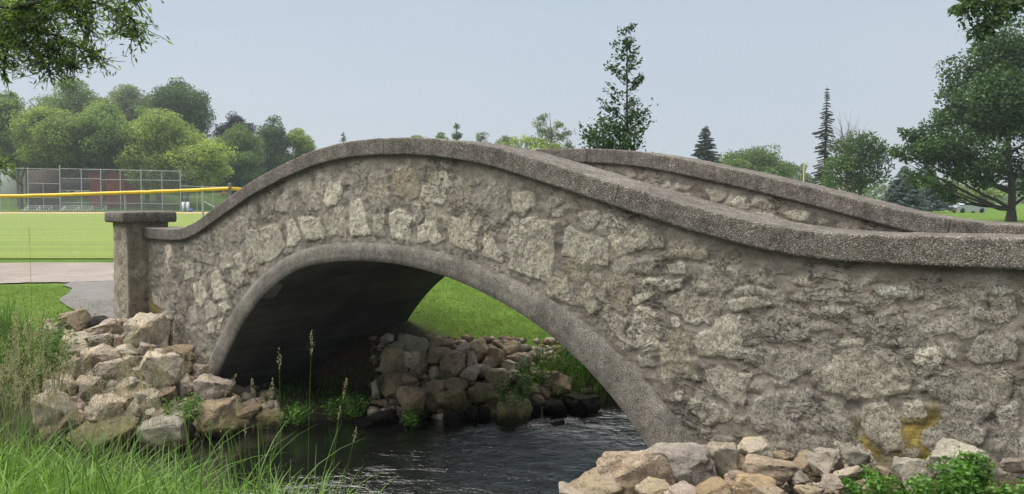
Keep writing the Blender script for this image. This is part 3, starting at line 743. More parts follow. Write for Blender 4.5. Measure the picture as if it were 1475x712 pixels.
# deck slab and filling
us = np.arange(-13.2, 1.95, .1); dz = np.minimum(ZB(us) - (.62 + .40 * np.clip(np.abs(us + 6.75) / 6, 0, 1) ** 2), 9)
V = []; 
for y in (.44, W_BR - WALL + .06): V.append(np.stack([us, np.full_like(us, y), dz], 1))
bpart('deck', np.concatenate(V), gridF(2, len(us)), M_RING)

# end piers with caps
def pier(u0, u1, y0, y1, zb, zt, seed):
    n = 34; face = []; V = []; Fs = []; off = 0; C = []; Mm = []
    zs = np.linspace(zb, zt, 60)
    per = []
    k = 22
    for a, b in (((u0, y0), (u1, y0)), ((u1, y0), (u1, y1)), ((u1, y1), (u0, y1)), ((u0, y1), (u0, y0))):
        for t in np.arange(k) / k: per.append((a[0] * (1 - t) + b[0] * t, a[1] * (1 - t) + b[1] * t))
    per = np.array(per); c = np.array([(u0 + u1) / 2, (y0 + y1) / 2]); m = len(per)
    gz = np.repeat(zs[:, None], m, 1); s = np.repeat((np.arange(m) * .03)[None], len(zs), 0)
    hh = fbm(s * 4, gz * 4, seed, 4) * .045 + fbm(s * 12, gz * 12, seed + 3, 3) * .022
    sc = 1 + (.06 * (zt - gz) / (zt - zb)) + hh
    q = c[None, None] + (per - c)[None] * sc[..., None]
    V = np.stack([q[..., 0], q[..., 1], gz], -1).reshape(-1, 3)
    i = np.arange(len(zs) - 1)[:, None]; j = np.arange(m)[None]; a = i * m + j; b = i * m + (j + 1) % m
    Fc = np.stack([a, b, b + m, a + m], -1).reshape(-1, 4)
    g = fbm(s * 3, gz * 3, seed + 9, 4).ravel()[:, None]; col = np.array([.24, .205, .155])[None] * (1 + .4 * g) 
    pal = sstep(.1, .35, fbm(s * 2.5 + 4, gz * 2.5, seed + 20, 4)).ravel()[:, None]; col = col * (1 - .6 * pal) + np.array([.33, .30, .25]) * .6 * pal
    o = bpart('pier', V, Fc, MW, True, {'m': .3 + .6 * pal[:, 0]}, {'col': col * 1.5, 'cm': col * 1.25})
    # cap, rounded slab
    e_ = .085; zc0, zc1 = zt - .005, zt + .185; rows = [(0, .3), (0, e_), (.03, e_ + .012), (.155, e_ + .012), (.178, e_ - .004), (.19, e_ - .03), (.192, -.28)]
    V = []
    for h, o_ in rows:
        hx = (u1 - u0) / 2 + (o_ if o_ != .3 else -.2); hy = (y1 - y0) / 2 + (o_ if o_ != .3 else -.2)
        sq = np.stack([(per[:, 0] - c[0]) / ((u1 - u0) / 2) * hx + c[0], (per[:, 1] - c[1]) / ((y1 - y0) / 2) * hy + c[1]], 1)
        nn = fbm(per[:, 0] * 9 + per[:, 1] * 9, per[:, 0] * 3 + h * 30, seed, 3) * .012
        sq = c + (sq - c) * (1 + nn[:, None]); V.append(np.column_stack([sq, np.full(m, zc0 + h)]))
    V = np.concatenate(V); i = np.arange(len(rows) - 1)[:, None]; a = i * m + j; b = i * m + (j + 1) % m
    Fc = np.stack([a, b, b + m, a + m], -1).reshape(-1, 4)
    tc = len(rows) * m - m; top = [[tc + q_, tc + q_ + 1, tc + (3 * k - q_ - 1) , tc + (3 * k - q_)] for q_ in range(0, k)]
    Fc = np.vstack([Fc, np.array(top)])
    cap = mesh_np('pier_cap', V - BO, Fc, M_COP, o, True)
pier(-13.82, -13.2, -.30, .40, -2.3, -.385, 3); pier(-13.82, -13.2, W_BR - .5, W_BR + .25, -2.1, -.385, 5)
pier(1.95, 2.57, -.30, .40, -2.1, -.16, 7); pier(1.95, 2.57, W_BR - .5, W_BR + .25, -2.1, -.16, 8)

# ------------------------------------------------------------------ rocks
def rock_mesh(seed, sub=3):
    r = random.Random(seed); bm = bmesh.new()
    for _ in range(r.randint(12, 20)):
        v = Vector((r.gauss(0, 1), r.gauss(0, 1), r.gauss(0, 1))).normalized()
        v = Vector([math.copysign(abs(c) ** .72, c) for c in v]); v *= r.uniform(.78, 1.0); bm.verts.new(v)
    res = bmesh.ops.convex_hull(bm, input=bm.verts)
    bmesh.ops.delete(bm, geom=[v for v in bm.verts if not v.link_faces], context='VERTS')
    bmesh.ops.dissolve_limit(bm, angle_limit=math.radians(14), verts=bm.verts, edges=bm.edges)
    bmesh.ops.bevel(bm, geom=list(bm.edges), offset=.05, segments=2, profile=.6, affect='EDGES', clamp_overlap=True)
    bmesh.ops.triangulate(bm, faces=bm.faces)
    for _ in range(sub): 
        es = [e_ for e_ in bm.edges if e_.calc_length() > .11]
        if es: bmesh.ops.subdivide_edges(bm, edges=es, cuts=1, use_grid_fill=True); bmesh.ops.triangulate(bm, faces=bm.faces)
    bm.normal_update(); o = Vector((r.uniform(0, 99), r.uniform(0, 99), 0))
    for v in bm.verts:
        p = v.co
        d = mnoise.fractal(p * 1.7 + o, 1, 2, 4) * .085 + (abs(mnoise.noise(p * 4.5 + o)) - .25) * .07 + mnoise.noise(p * 11 + o) * .022
        lay = (abs(((p.z + .25 * mnoise.noise(p * 1.3 + o)) * 3.1) % 1 - .5) - .25) * .05
        v.co = p + v.normal * (d + lay)
    me = bpy.data.meshes.new('rock'); bm.to_mesh(me); bm.free()
    co = np.zeros(len(me.vertices) * 3, np.float32); me.vertices.foreach_get('co', co); co = co.reshape(-1, 3)
    lo, hi = co.min(0), co.max(0); co = (co - (lo + hi) / 2) / (hi - lo); me.vertices.foreach_set('co', co.ravel()); 
    me.polygons.foreach_set('use_smooth', np.ones(len(me.polygons), bool)); me.materials.append(M_ROCK); me.update(); return me
RM = [rock_mesh(100 + i) for i in range(18)]
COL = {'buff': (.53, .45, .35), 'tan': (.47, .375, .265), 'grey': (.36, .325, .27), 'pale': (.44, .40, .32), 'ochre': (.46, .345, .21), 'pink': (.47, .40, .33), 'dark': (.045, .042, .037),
       'moss': (.22, .19, .11), 'brown': (.34, .265, .18), 'dim': (.24, .185, .125)}  # dim is brown with shade painted into the rock colour
ZA = {'A': (0, 400, 2.281), 'B': (520, 470, 3.882), 'C': (820, 440, 2.252)}
RK = """
A 248 148 88 78 tan
A 175 188 74 66 buff
A 372 170 95 68 buff
A 482 182 150 118 buff
A 535 152 60 76 buff
A 575 213 62 56 pink
A 585 258 118 66 brown
A 275 205 84 54 buff
A 335 212 96 54 pink
A 425 245 92 46 pink
A 488 240 56 54 pink
A 335 262 115 74 buff
A 372 308 112 84 pink
A 440 280 64 52 buff
A 478 280 44 36 buff
A 455 318 52 42 buff
A 540 312 140 130 buff
A 300 262 62 54 buff
A 430 350 94 46 buff
A 435 376 92 54 tan
A 490 398 74 64 buff
A 305 368 88 76 buff
A 362 376 44 36 pink
A 380 408 74 42 buff
A 340 442 135 86 buff
A 435 447 64 84 pink
A 512 430 56 80 buff
A 618 352 78 66 buff
A 706 372 120 98 pink
A 660 312 64 64 buff
A 185 430 138 118 buff
A 158 520 70 58 brown
A 340 516 190 88 moss
A 552 512 168 118 grey
A 728 470 170 118 brown
A 805 452 90 70 brown
A 888 474 108 78 brown
A 245 232 70 52 buff
A 215 160 50 40 grey
A 330 148 60 40 dark
A 425 150 50 36 brown
A 395 212 50 40 brown
A 610 300 56 50 brown
A 480 350 50 34 buff
A 250 300 80 70 buff
A 230 350 80 60 buff
A 545 392 70 60 brown
A 240 475 90 70 brown
A 455 500 90 90 dark
A 640 430 70 60 brown
B 268 78 118 76 grey
B 212 132 92 88 grey
B 310 115 118 96 grey
B 395 78 90 58 brown
B 402 112 80 70 brown
B 470 102 100 60 brown
B 168 215 142 178 brown
B 283 195 104 110 buff
B 350 180 80 88 brown
B 430 165 128 98 brown
B 505 215 158 138 brown
B 560 148 110 108 pink
B 622 190 78 96 pink
B 660 130 138 116 brown
B 752 165 90 116 brown
B 712 198 86 64 brown
B 845 125 84 84 brown
B 862 186 88 68 brown
B 905 190 92 90 grey
B 842 227 88 66 buff
B 765 265 98 58 pink
B 618 268 108 98 pink
B 692 243 90 56 pink
B 762 290 138 116 brown
B 850 280 66 66 buff
B 912 300 88 66 brown
B 962 265 72 58 brown
B 340 240 106 64 brown
B 415 265 66 78 buff
B 262 300 118 88 brown
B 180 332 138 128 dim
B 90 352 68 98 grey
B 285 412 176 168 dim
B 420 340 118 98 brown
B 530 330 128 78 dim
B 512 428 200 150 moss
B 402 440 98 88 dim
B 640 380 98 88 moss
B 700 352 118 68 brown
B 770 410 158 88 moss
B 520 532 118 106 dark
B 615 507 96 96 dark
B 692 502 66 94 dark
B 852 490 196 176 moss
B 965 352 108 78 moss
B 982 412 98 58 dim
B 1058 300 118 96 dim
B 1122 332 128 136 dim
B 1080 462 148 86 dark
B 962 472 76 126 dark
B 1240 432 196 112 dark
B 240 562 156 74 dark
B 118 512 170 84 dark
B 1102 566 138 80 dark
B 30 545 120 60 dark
B 480 275 80 60 dim
B 560 395 80 60 dim
B 350 500 90 60 dark
B 590 450 70 60 dim
B 1030 375 70 70 dim
C 188 562 235 165 tan
C 362 527 210 142 grey
C 95 595 150 85 tan
C 500 512 118 128 buff
C 612 488 128 92 buff
C 695 492 74 54 tan
C 765 506 78 56 tan
C 830 508 118 86 pink
C 655 540 160 92 tan
C 550 562 88 60 tan
C 925 490 78 62 grey
C 600 588 126 56 ochre
C 465 600 120 56 ochre
C 370 612 110 40 buff
C 650 608 120 44 tan
C 1020 545 50 46 tan
C 1113 556 118 122 pale
C 1188 532 78 78 pink
C 1290 520 196 130 pale
C 1440 522 66 52 pink
C 20 612 110 60 buff
C 280 600 130 60 tan
C 560 520 60 50 brown
C 905 545 80 44 buff
C 850 575 70 40 buff
C 745 560 80 46 buff
C 780 605 90 40 tan
"""
RG = {'A': ('left pile', 'rocks heaped at the left foot of the bridge'), 'B': ('far pile', 'rocks piled on the bank beyond the arch'),
      'C': ('near pile', 'rocks along the near foot of the wall')}
ORD = ['first', 'second', 'third', 'fourth', 'fifth', 'sixth', 'seventh', 'eighth', 'ninth', 'tenth', 'eleventh', 'twelfth', 'thirteenth', 'fourteenth', 'fifteenth']
CW = {'buff': 'buff', 'tan': 'tan', 'grey': 'grey', 'pale': 'pale cream', 'ochre': 'ochre', 'pink': 'pinkish grey', 'dark': 'wet dark', 'moss': 'mossy', 'brown': 'brown', 'dim': 'shaded brown'}
rl = []
for ln in RK.strip().splitlines():
    z, x, y, w, h, c = ln.split(); rl.append([z, float(x), float(y), float(w), float(h), c])
SPECIAL = {('A', 482): 'largest buff boulder at the top of the left pile, below the pier', ('A', 248): 'angular tan rock topping the left end of the left pile', ('A', 185): 'big blocky boulder apart at the left end of the left pile',
           ('A', 340, 516): 'long mossy boulder at the waterline of the left pile', ('A', 540): 'large pale pitted boulder in the middle of the left pile', ('A', 552): 'big grey boulder at the waterline under the green weeds',
           ('A', 888): 'rightmost low rock of the left pile, inside the arch foot', ('A', 706): 'rounded pinkish boulder leaning at the left foot of the arch ring',
           ('B', 168): 'tall brown boulder at the upper left of the far pile', ('B', 285): 'big upright shaded boulder low at the left of the far pile', ('B', 512): 'wide mossy boulder low in the middle of the far pile',
           ('B', 852): 'largest mossy boulder of the far pile, at the water', ('B', 1102): 'lone dark rock standing in the water before the far pile', ('B', 1240): 'flat wet rock at the right tip of the far pile',
           ('C', 188): 'large tan boulder at the left of the near pile above the water', ('C', 362): 'large grey boulder against the right foot of the arch ring', ('C', 1290): 'big pale cream boulder behind the leafy weeds at right',
           ('C', 1113): 'pale wedge-shaped rock between the two clumps of leafy weeds', ('C', 612): 'buff boulder joined to its left neighbour at the foot of the wall', ('C', 925): 'small grey stone bedded against the foot of the wall'}
def special(r):
    return SPECIAL.get((r[0], int(r[1]), int(r[2]))) or (SPECIAL.get((r[0], int(r[1]))) if not (r[0] == 'A' and r[1] == 340) else None)
rows = {}
for z in 'ABC':
    q = sorted([r for r in rl if r[0] == z and not special(r)], key=lambda r: r[2]); nr = {'A': 6, 'B': 7, 'C': 3}[z]; per = math.ceil(len(q) / nr)
    for i in range(nr):
        for k, r in enumerate(sorted(q[i * per:(i + 1) * per], key=lambda r: r[1])): r.append((i, k))
ROWN = {7: ['top', 'second', 'third', 'fourth', 'fifth', 'sixth', 'bottom'], 6: ['top', 'second', 'third', 'fourth', 'fifth', 'bottom'], 3: ['back', 'middle', 'front']}
ri = 0
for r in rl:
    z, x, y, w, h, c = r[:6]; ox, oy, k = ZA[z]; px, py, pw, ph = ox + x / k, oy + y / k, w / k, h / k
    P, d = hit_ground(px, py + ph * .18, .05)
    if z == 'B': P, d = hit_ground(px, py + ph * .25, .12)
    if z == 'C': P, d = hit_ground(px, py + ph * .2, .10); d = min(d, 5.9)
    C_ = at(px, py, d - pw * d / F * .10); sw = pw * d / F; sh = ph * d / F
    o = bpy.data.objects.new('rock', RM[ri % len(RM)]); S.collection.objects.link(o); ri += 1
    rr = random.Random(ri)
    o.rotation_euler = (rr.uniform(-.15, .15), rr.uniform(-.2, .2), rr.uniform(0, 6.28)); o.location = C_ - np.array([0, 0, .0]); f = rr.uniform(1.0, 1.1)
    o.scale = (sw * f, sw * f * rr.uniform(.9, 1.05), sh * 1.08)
    b = COL[c]; v = rr.uniform(.95, 1.22) * (1.75 if z == 'B' and c not in ('dark',) else 1); o.color = (b[0] * v, b[1] * v * rr.uniform(.97, 1.03), b[2] * v, 1)  # far-pile colours raised to stand in for light missing under the bridge
    lab = special(r)
    if not lab:
        i, kk = r[6]; nr = {'A': 6, 'B': 7, 'C': 3}[z]
        size = 'small' if pw < 24 else ('medium' if pw < 45 else 'large')
        lab = f"{size} {CW[c]} rock, {ORD[kk]} from left in {ROWN[nr][i]} row of {RG[z][0]}"
    tag(o, lab, 'rock', RG[z][1])
# rubble and gravel filling the gaps
def gravel(name, label, pxbox, n, smin, smax, cols, seed, cond=None):
    r = random.Random(seed); base = []
    for s_ in range(6):
        bm = bmesh.new()
        for _ in range(11):
            v = Vector((r.gauss(0, 1), r.gauss(0, 1), r.gauss(0, 1))).normalized() * r.uniform(.8, 1); bm.verts.new(v)
        bmesh.ops.convex_hull(bm, input=bm.verts); bmesh.ops.delete(bm, geom=[v for v in bm.verts if not v.link_faces], context='VERTS')
        bmesh.ops.triangulate(bm, faces=bm.faces); bm.verts.index_update()
        base.append((np.array([v.co[:] for v in bm.verts]), np.array([[v.index for v in f.verts] for f in bm.faces]))); bm.free()
    V = []; Fs = []; C = []; nv = 0
    for _ in range(n):
        px = r.uniform(pxbox[0], pxbox[2]); py = r.uniform(pxbox[1], pxbox[3])
        if cond and not cond(px, py): continue
        P, d = hit_ground(px, py); s_ = r.uniform(smin, smax) * (1 if r.random() < .85 else 1.6)
        bv, bf = base[r.randrange(6)]; a = r.uniform(0, 6.28); R_ = np.array([[math.cos(a), -math.sin(a), 0], [math.sin(a), math.cos(a), 0], [0, 0, .75]])
        V.append(bv @ R_.T * s_ + P + np.array([0, 0, s_ * .2])); Fs.append(bf + nv); nv += len(bv); c = np.array(COL[r.choice(cols)]) * r.uniform(.6, 1.1); C.append(np.repeat(c[None], len(bv), 0))
    o = mesh_np(name, np.concatenate(V), np.concatenate(Fs), M_GR, None, False, None, {'col': np.concatenate(C)}); tag(o, label, 'rubble', None, 'stuff')
gravel('rubble', 'broken stone rubble filling gaps in the left pile', (70, 462, 400, 632), 1700, .04, .14, ['brown', 'buff', 'buff', 'tan'], 1)
gravel('rubble', 'broken stone rubble filling gaps in the far pile', (535, 490, 860, 612), 1500, .03, .12, ['brown', 'brown', 'buff', 'dim'], 2)
gravel('rubble', 'crumbled tan stone and grit at the near foot of the wall', (830, 655, 1250, 712), 1500, .008, .035, ['tan', 'buff', 'buff', 'brown'], 3)
#NEXT
# ------------------------------------------------------------------ leaf and grass helpers
def unit(v): return v / (np.linalg.norm(v, axis=-1, keepdims=True) + 1e-9)
def leaves(C, L, asp, r, droop=0.0, dirs=None):
    """diamond leaves at the points C; returns V, F"""
    n = len(C); L = np.full(n, L) * r.uniform(.7, 1.25, n)
    a = unit(r.normal(size=(n, 3)) * np.array([1, 1, .7]) + np.array([0, 0, -droop])) if dirs is None else unit(dirs + r.normal(size=(n, 3)) * .35)
    b = unit(np.cross(a, r.normal(size=(n, 3)))); c = np.cross(a, b)
    l = (L / 2)[:, None]; w = l * asp
    V = np.stack([C - a * l, C + b * w + c * w * .25 - a * l * .1, C + a * l, C - b * w + c * w * .25 - a * l * .1], 1).reshape(-1, 3)
    return V, np.arange(4 * n).reshape(n, 4)
def limb(mb, p0, p1, r0, r1, r, wob=.08, n=8, sides=6, sag=0.0):
    p0 = np.array(p0, float); p1 = np.array(p1, float); t = np.linspace(0, 1, n)[:, None]; ln = np.linalg.norm(p1 - p0)
    w = np.cumsum(r.normal(size=(n, 3)), 0); w = w - w[0] - (w[-1] - w[0]) * t; P = p0 + (p1 - p0) * t + w * wob * ln * .18
    P[:, 2] += sag * ln * np.sin(t[:, 0] * math.pi)
    mb.tube(P, r0 + (r1 - r0) * t[:, 0], sides); return P
def tree(name, label, px, d, clumps, leaf, mat, seed, dens=1.0, group=None, trunk_px=None, tr=.25, bark=None, cat='tree', asp=.62, base_z=None, forks=None, droop=.2, branch=True, hollow=.75):
    """clumps: (px, py, radius px[, depth offset m]) of the leafy masses, each a real volume about the tree's own distance"""
    r = np.random.default_rng(seed); tp = px if trunk_px is None else trunk_px
    b = at(tp, 288, d); gz = hz(b[0], b[1]) if base_z is None else base_z; base = np.array([b[0], b[1], gz - .05])
    root = empty(name, base); tag(root, label, cat, group)
    Vs = []; Fs = []; T = []; nv = 0; cents = []
    for cl in clumps:
        cx, cy, cr = cl[:3]; R_ = cr * d / F; dd = cl[3] if len(cl) > 3 else r.uniform(-1, 1) * R_ * .9
        c = at(cx, cy, d + dd); cents.append((c, R_))
        ns = max(3, int(5 + R_ * 1.2)); sub = unit(r.normal(size=(ns, 3))) * r.uniform(.25, .85, (ns, 1)) * R_ * np.array([1, 1, .85]) + c
        for sc_ in sub:
            sr = R_ * r.uniform(.42, .68); n = int(dens * 11 * (sr / leaf) ** 2 ) + 4
            q = unit(r.normal(size=(n, 3))) * (r.uniform(hollow, 1.08, (n, 1))) * sr * np.array([1.1, 1.1, .72])
            q += r.normal(size=(n, 3)) * sr * .12
            V, Fc = leaves(sc_ + q, leaf, asp, r, droop); Vs.append(V); Fs.append(Fc + nv); nv += len(V)
            T.append(np.repeat(np.clip(r.uniform(.12, .88) + r.normal(size=n) * .16, 0, 1), 4))
    o = mesh_np('foliage', np.concatenate(Vs) - base, np.concatenate(Fs), mat, root, False, {'t': np.concatenate(T)})
    mb = MB(); zc = min(c[2] - R_ * .3 for c, R_ in cents); top = max(c[2] for c, R_ in cents)
    hub = np.array([base[0], base[1], base[2] + max(.25 * (top - base[2]), .6 * (zc - base[2]))]) if forks is None else at(*forks)
    P = limb(mb, base, hub, tr * 1.25, tr * .85, r, .04, 6, 9)
    ctr = np.mean([c for c, _ in cents], 0); lead = np.array([hub[0] * .5 + ctr[0] * .5, hub[1] * .5 + ctr[1] * .5, top])
    LP = limb(mb, hub, lead, tr * .8, tr * .12, r, .10, 9, 7)
    if branch:
        for c, R_ in cents:
            k = min(range(len(LP)), key=lambda i: abs((LP[i][2]) - (c[2] - .45 * math.hypot(c[0] - LP[i][0], c[1] - LP[i][1])))); k = min(k, len(LP) - 3)
            B_ = limb(mb, LP[k], c, tr * .42 * (1 - k / 12), tr * .08, r, .12, 7, 5, -.05)
            for _ in range(3):
                e1 = c + unit(r.normal(size=3)) * R_ * .8; limb(mb, B_[4], e1, tr * .12, tr * .03, r, .15, 5, 4)
    Vt = [v - base for v in mb.V]; mb.V = Vt; mb.build('trunk', bark or M_BARK, root, True)
    return root
def ell(px, top, hw, bot, n, seed, rr=(.34, .50)):
    r = np.random.default_rng(seed); cy = (top + bot) / 2; h = (bot - top) / 2; out = []
    for i in range(int(n * 1.5)):
        a = r.uniform(0, 2 * math.pi); q = math.sqrt(r.uniform(.0, 1)); cr = r.uniform(*rr) * min(hw, h)
        out.append((px + math.cos(a) * q * max(hw - cr, 1), cy + math.sin(a) * q * max(h - cr, 1), cr, r.uniform(-1, 1) * (hw - cr) * .0 + r.uniform(-1, 1) * hw * .06 ))
    out.append((px, top + hw * .3, hw * .3, 0)); return out
def conifer(name, label, px, d, top, hw, bot, mat, seed, sparse=1.0, group=None, droop=.25, leaf=.35, gaps=0):
    r = np.random.default_rng(seed); b = at(px, 288, d); gz = hz(b[0], b[1]); base = np.array([b[0], b[1], gz - .05]); zt = (288 - top) / F * d; R_ = hw * d / F
    root = empty(name, base); tag(root, label, 'tree', group); mb = MB(); H = zt - gz
    mb.tube([(0, 0, 0), (0, 0, H * .5), (0, 0, H)], [H * .014, H * .009, .02], 7); Vs = []; Fs = []; T = []; nv = 0
    zb = (288 - bot) / F * d - gz; z = zb
    while z < H * .985:
        f = (H - z) / max(H - zb, .1); L = R_ * (f ** .85 * .92 + .06)
        if gaps: L *= (.45 + .75 * vnoise(np.array([z * 1.3]), np.array([seed * 1.0]), 3)[0])
        for _ in range(max(3, int(5 * sparse))):
            a = r.uniform(0, 6.283); l = L * r.uniform(.45, 1.2); dr = np.array([math.cos(a), math.sin(a), 0]); t = np.linspace(0, 1, 5)
            P = np.array([0, 0, z]) + dr * l * t[:, None]; P[:, 2] += -droop * l * t + .16 * l * t ** 2
            mb.tube(P, np.linspace(.03, .008, 5) * (1 + H * .05), 4)
            n = int(l / leaf * 15 * min(sparse, 1.6)) + 3; tt = r.uniform(.12, 1.05, n) ** .7; C = np.stack([np.interp(tt, t, P[:, k]) for k in range(3)], 1)
            side = np.cross(dr, [0, 0, 1.0]); sgn = r.choice([-1, 1], n)[:, None]
            C = C + side * sgn * (r.uniform(0, .26, n) * l * (1.1 - tt))[:, None] + np.array([0, 0, -1]) * (r.uniform(0, .10, n) * l)[:, None]
            V, Fc = leaves(C, leaf, .22, r, 0, dirs=dr * .8 + side * sgn * .7 + np.array([0, 0, -.25])); Vs.append(V); Fs.append(Fc + nv); nv += len(V)
            T.append(np.repeat(np.clip(r.uniform(.3, .7) + r.normal(size=n) * .15, 0, 1), 4))
        z += H * .024 * r.uniform(.7, 1.3) / max(sparse, .5)
    mesh_np('foliage', np.concatenate(Vs), np.concatenate(Fs), mat, root, False, {'t': np.concatenate(T)}); mb.build('trunk', M_BARKD, root, True); return root
def blades(P, Hh, Wd, lean, r, seg=5, curve=.6, tvar=.2):
    n = len(P); a = r.uniform(0, 6.283, n) if lean is None else lean + r.normal(size=n) * .8
    dr = np.stack([np.cos(a), np.sin(a), np.zeros(n)], 1); sd_ = np.stack([-np.sin(a), np.cos(a), np.zeros(n)], 1)
    tw = r.uniform(-1, 1, n); sd_ = unit(sd_ + dr * tw[:, None]); cv = r.uniform(.15, 1.0, n) * curve
    t = np.linspace(0, 1, seg + 1); V = []
    for i, tt in enumerate(t):
        w = Wd * (1 - tt ** 1.8) * .5 + .0006
        c = P + np.array([0, 0, 1.0]) * (Hh * (tt - .45 * cv * tt ** 3))[:, None] + dr * (Hh * cv * (.25 * tt + .75 * tt ** 2.4))[:, None]
        V.append(c - sd_ * w[:, None]); V.append(c + sd_ * w[:, None])
    V = np.stack(V, 1); m = 2 * (seg + 1); base = np.arange(n)[:, None] * m
    Fc = np.concatenate([np.stack([base[:, 0] + 2 * i, base[:, 0] + 2 * i + 1, base[:, 0] + 2 * i + 3, base[:, 0] + 2 * i + 2], 1) for i in range(seg)])
    T = np.repeat(np.clip(.5 + r.normal(size=n) * tvar, 0, 1), m); return V.reshape(-1, 3), Fc, T
def scatter(r, n, box, cond):
    x = r.uniform(box[0], box[2], n); y = r.uniform(box[1], box[3], n); k = cond(x, y); x, y = x[k], y[k]; return np.column_stack([x, y, height(x, y)])

G_LIGHT = m_leaf('leaves_light_green', (.22, .29, .075)); G_MID = m_leaf('leaves_mid_green', (.14, .21, .06)); G_DARK = m_leaf('leaves_dark_green', (.075, .13, .045))
G_YEL = m_leaf('leaves_yellow_green', (.29, .36, .095)); G_GREY = m_leaf('leaves_grey_green', (.18, .22, .12)); G_PURP = m_leaf('leaves_purple', (.022, .018, .024), .3, .15)
G_BLUE = m_leaf('needles_blue', (.17, .22, .20), .3, .1); G_NEED = m_leaf('needles_dark', (.055, .085, .055), .3, .1); G_YOUNG = m_leaf('leaves_glossy_green', (.040, .085, .025), .4, .25)
G_BIG = m_leaf('leaves_deep_green', (.05, .10, .03), .45, .3)
G_HANG = m_leaf('leaves_hanging', (.14, .215, .055), .5, .55)

# ------------------------------------------------------------------ trees behind the ball field
BT = 'trees beyond the ball field'
def ft(label, px, d, top, hw, bot, mat, seed, n=15, leaf=.38, tp=None, tr=.3, dens=1.0, nm='shade_tree', **kw):
    return tree(nm, label, px, d, ell(px, top - 3, hw * 1.2, bot, int(n * 1.25), seed), leaf, mat, seed, dens, BT, tp, tr, **kw)
ft('mid green leafy tree at the far left edge over the white house', 4, 122, 128, 52, 222, G_MID, 1, 20, tp=27)
ft('broad light green tree whose twin trunks stand before the white house', 66, 118, 148, 46, 250, G_LIGHT, 2, 22, tp=31)
ft('tall mid green tree rising behind the dark windscreen', 104, 140, 110, 48, 286, G_MID, 3, 20)
ft('grey-green willowy tree on the skyline left of the tallest dark tree', 186, 150, 120, 38, 240, G_GREY, 4, 16, .36)
ft('tallest dark green maple with a round crown on the left skyline', 256, 145, 114, 46, 240, G_DARK, 5, 20, tp=262)
ft('leafy tree hanging over the red shed', 142, 118, 150, 44, 252, G_MID, 6, 20, tp=150)
ft('pale yellow-green tree with a thick trunk behind the backstop', 226, 118, 155, 52, 286, G_LIGHT, 7, 22, tp=229, tr=.42)
ft('bright yellow-green tree reaching right towards the purple-leaved tree', 288, 116, 190, 40, 284, G_YEL, 8, 16, .38, tp=270)
ft('dark purple-leaved tree peeping over the green trees', 338, 160, 163, 28, 230, G_PURP, 9, 10)
ft('dense rounded green tree in front of the purple-leaved tree', 347, 138, 176, 36, 292, G_MID, 10, 20, .4)
ft('dark green tree right of the dense rounded tree', 392, 146, 169, 32, 292, G_DARK, 11, 16)
ft('light green round tree nearest the left slope of the bridge', 428, 150, 182, 27, 280, G_LIGHT, 12, 14, .38)
ft('dark understorey tree filling the gap behind the backstop', 180, 152, 195, 46, 292, G_DARK, 13, 14, .5)
ft('dark understorey tree behind the white house', 70, 155, 185, 55, 290, G_DARK, 14, 14, .5)
ft('dark understorey tree behind the bright yellow-green tree', 268, 155, 200, 46, 292, G_DARK, 15, 14, .5)
ft('small shrubby tree left of the dense rounded tree', 310, 150, 225, 26, 292, G_MID, 16, 10)
conifer('spruce_tree', 'tiny dark spruce tip left of the bridge crown', 496, 170, 189, 13, 240, G_NEED, 17, 1.2, BT, .2, .4)
ft('light green tree filling the mass left of the grey-green willowy tree', 146, 130, 138, 40, 262, G_LIGHT, 71, 18, .36)
ft('mid green tree tucked between the willowy tree and the dark maple', 212, 128, 150, 34, 262, G_MID, 72, 16, .36)
ft('light green tree low behind the white house roof', 40, 128, 160, 44, 262, G_LIGHT, 73, 18, .36)
ft('feathery light green tree below the dark maple', 262, 124, 172, 30, 286, G_LIGHT, 74, 14, .36)
# low wood seen over the crown of the bridge
for i, (px, top, hw, m_, lab) in enumerate([(600, 190, 34, G_LIGHT, 'low light green treetop just left of the round dark treetop'), (634, 189, 20, G_MID, 'very small green treetop beside the round dark treetop'),
                                           (658, 176, 13, G_DARK, 'round dark treetop poking above the bridge crown'), (692, 189, 34, G_GREY, 'grey-green scrubby treetop right of the round dark treetop'), (728, 193, 30, G_GREY, 'faint grey-green treetop before the tall pale tree')]):
    tree('shade_tree', lab, px, 165, ell(px, top, hw, 262, 10, 40 + i, (.35, .5)), .42, m_, 40 + i, 1.0, BT, None, .25)
tree('shade_tree', 'tall pale airy tree left of the young tree on the skyline', 790, 120, [(782, 168, 10), (776, 185, 13), (790, 190, 16), (805, 180, 10), (812, 195, 14), (770, 205, 12), (795, 210, 20), (820, 212, 12), (785, 235, 24)], .34, G_GREY, 50, .7, BT, None, .3, hollow=.2)
tree('shade_tree', 'bright yellow-green bushy tree just above the bridge coping', 755, 110, [(742, 206, 12), (760, 202, 12), (778, 207, 11), (795, 212, 12), (725, 210, 9), (760, 225, 22), (745, 232, 18)], .36, G_YEL, 51, 1, BT, None, .25)
conifer('spruce_tree', 'dark spruce standing alone right of the young tree', 1015, 130, 181, 38, 286, G_NEED, 52, 1.7, None, .28, .42)
tree('shade_tree', 'wide low green treetop right of the lone dark spruce', 1090, 150, ell(1088, 206, 62, 285, 22, 53), .42, G_MID, 53, 1, BT, None, .3)
tree('shade_tree', 'hazy pale green tree behind the yellow pole', 1160, 190, ell(1158, 234, 24, 285, 9, 54), .5, G_GREY, 54, 1, BT, None, .3)
conifer('spruce_tree', 'tall ragged spruce with sparse drooping boughs', 1187, 88, 126, 30, 270, G_NEED, 55, 1.3, None, .45, .34, gaps=1)
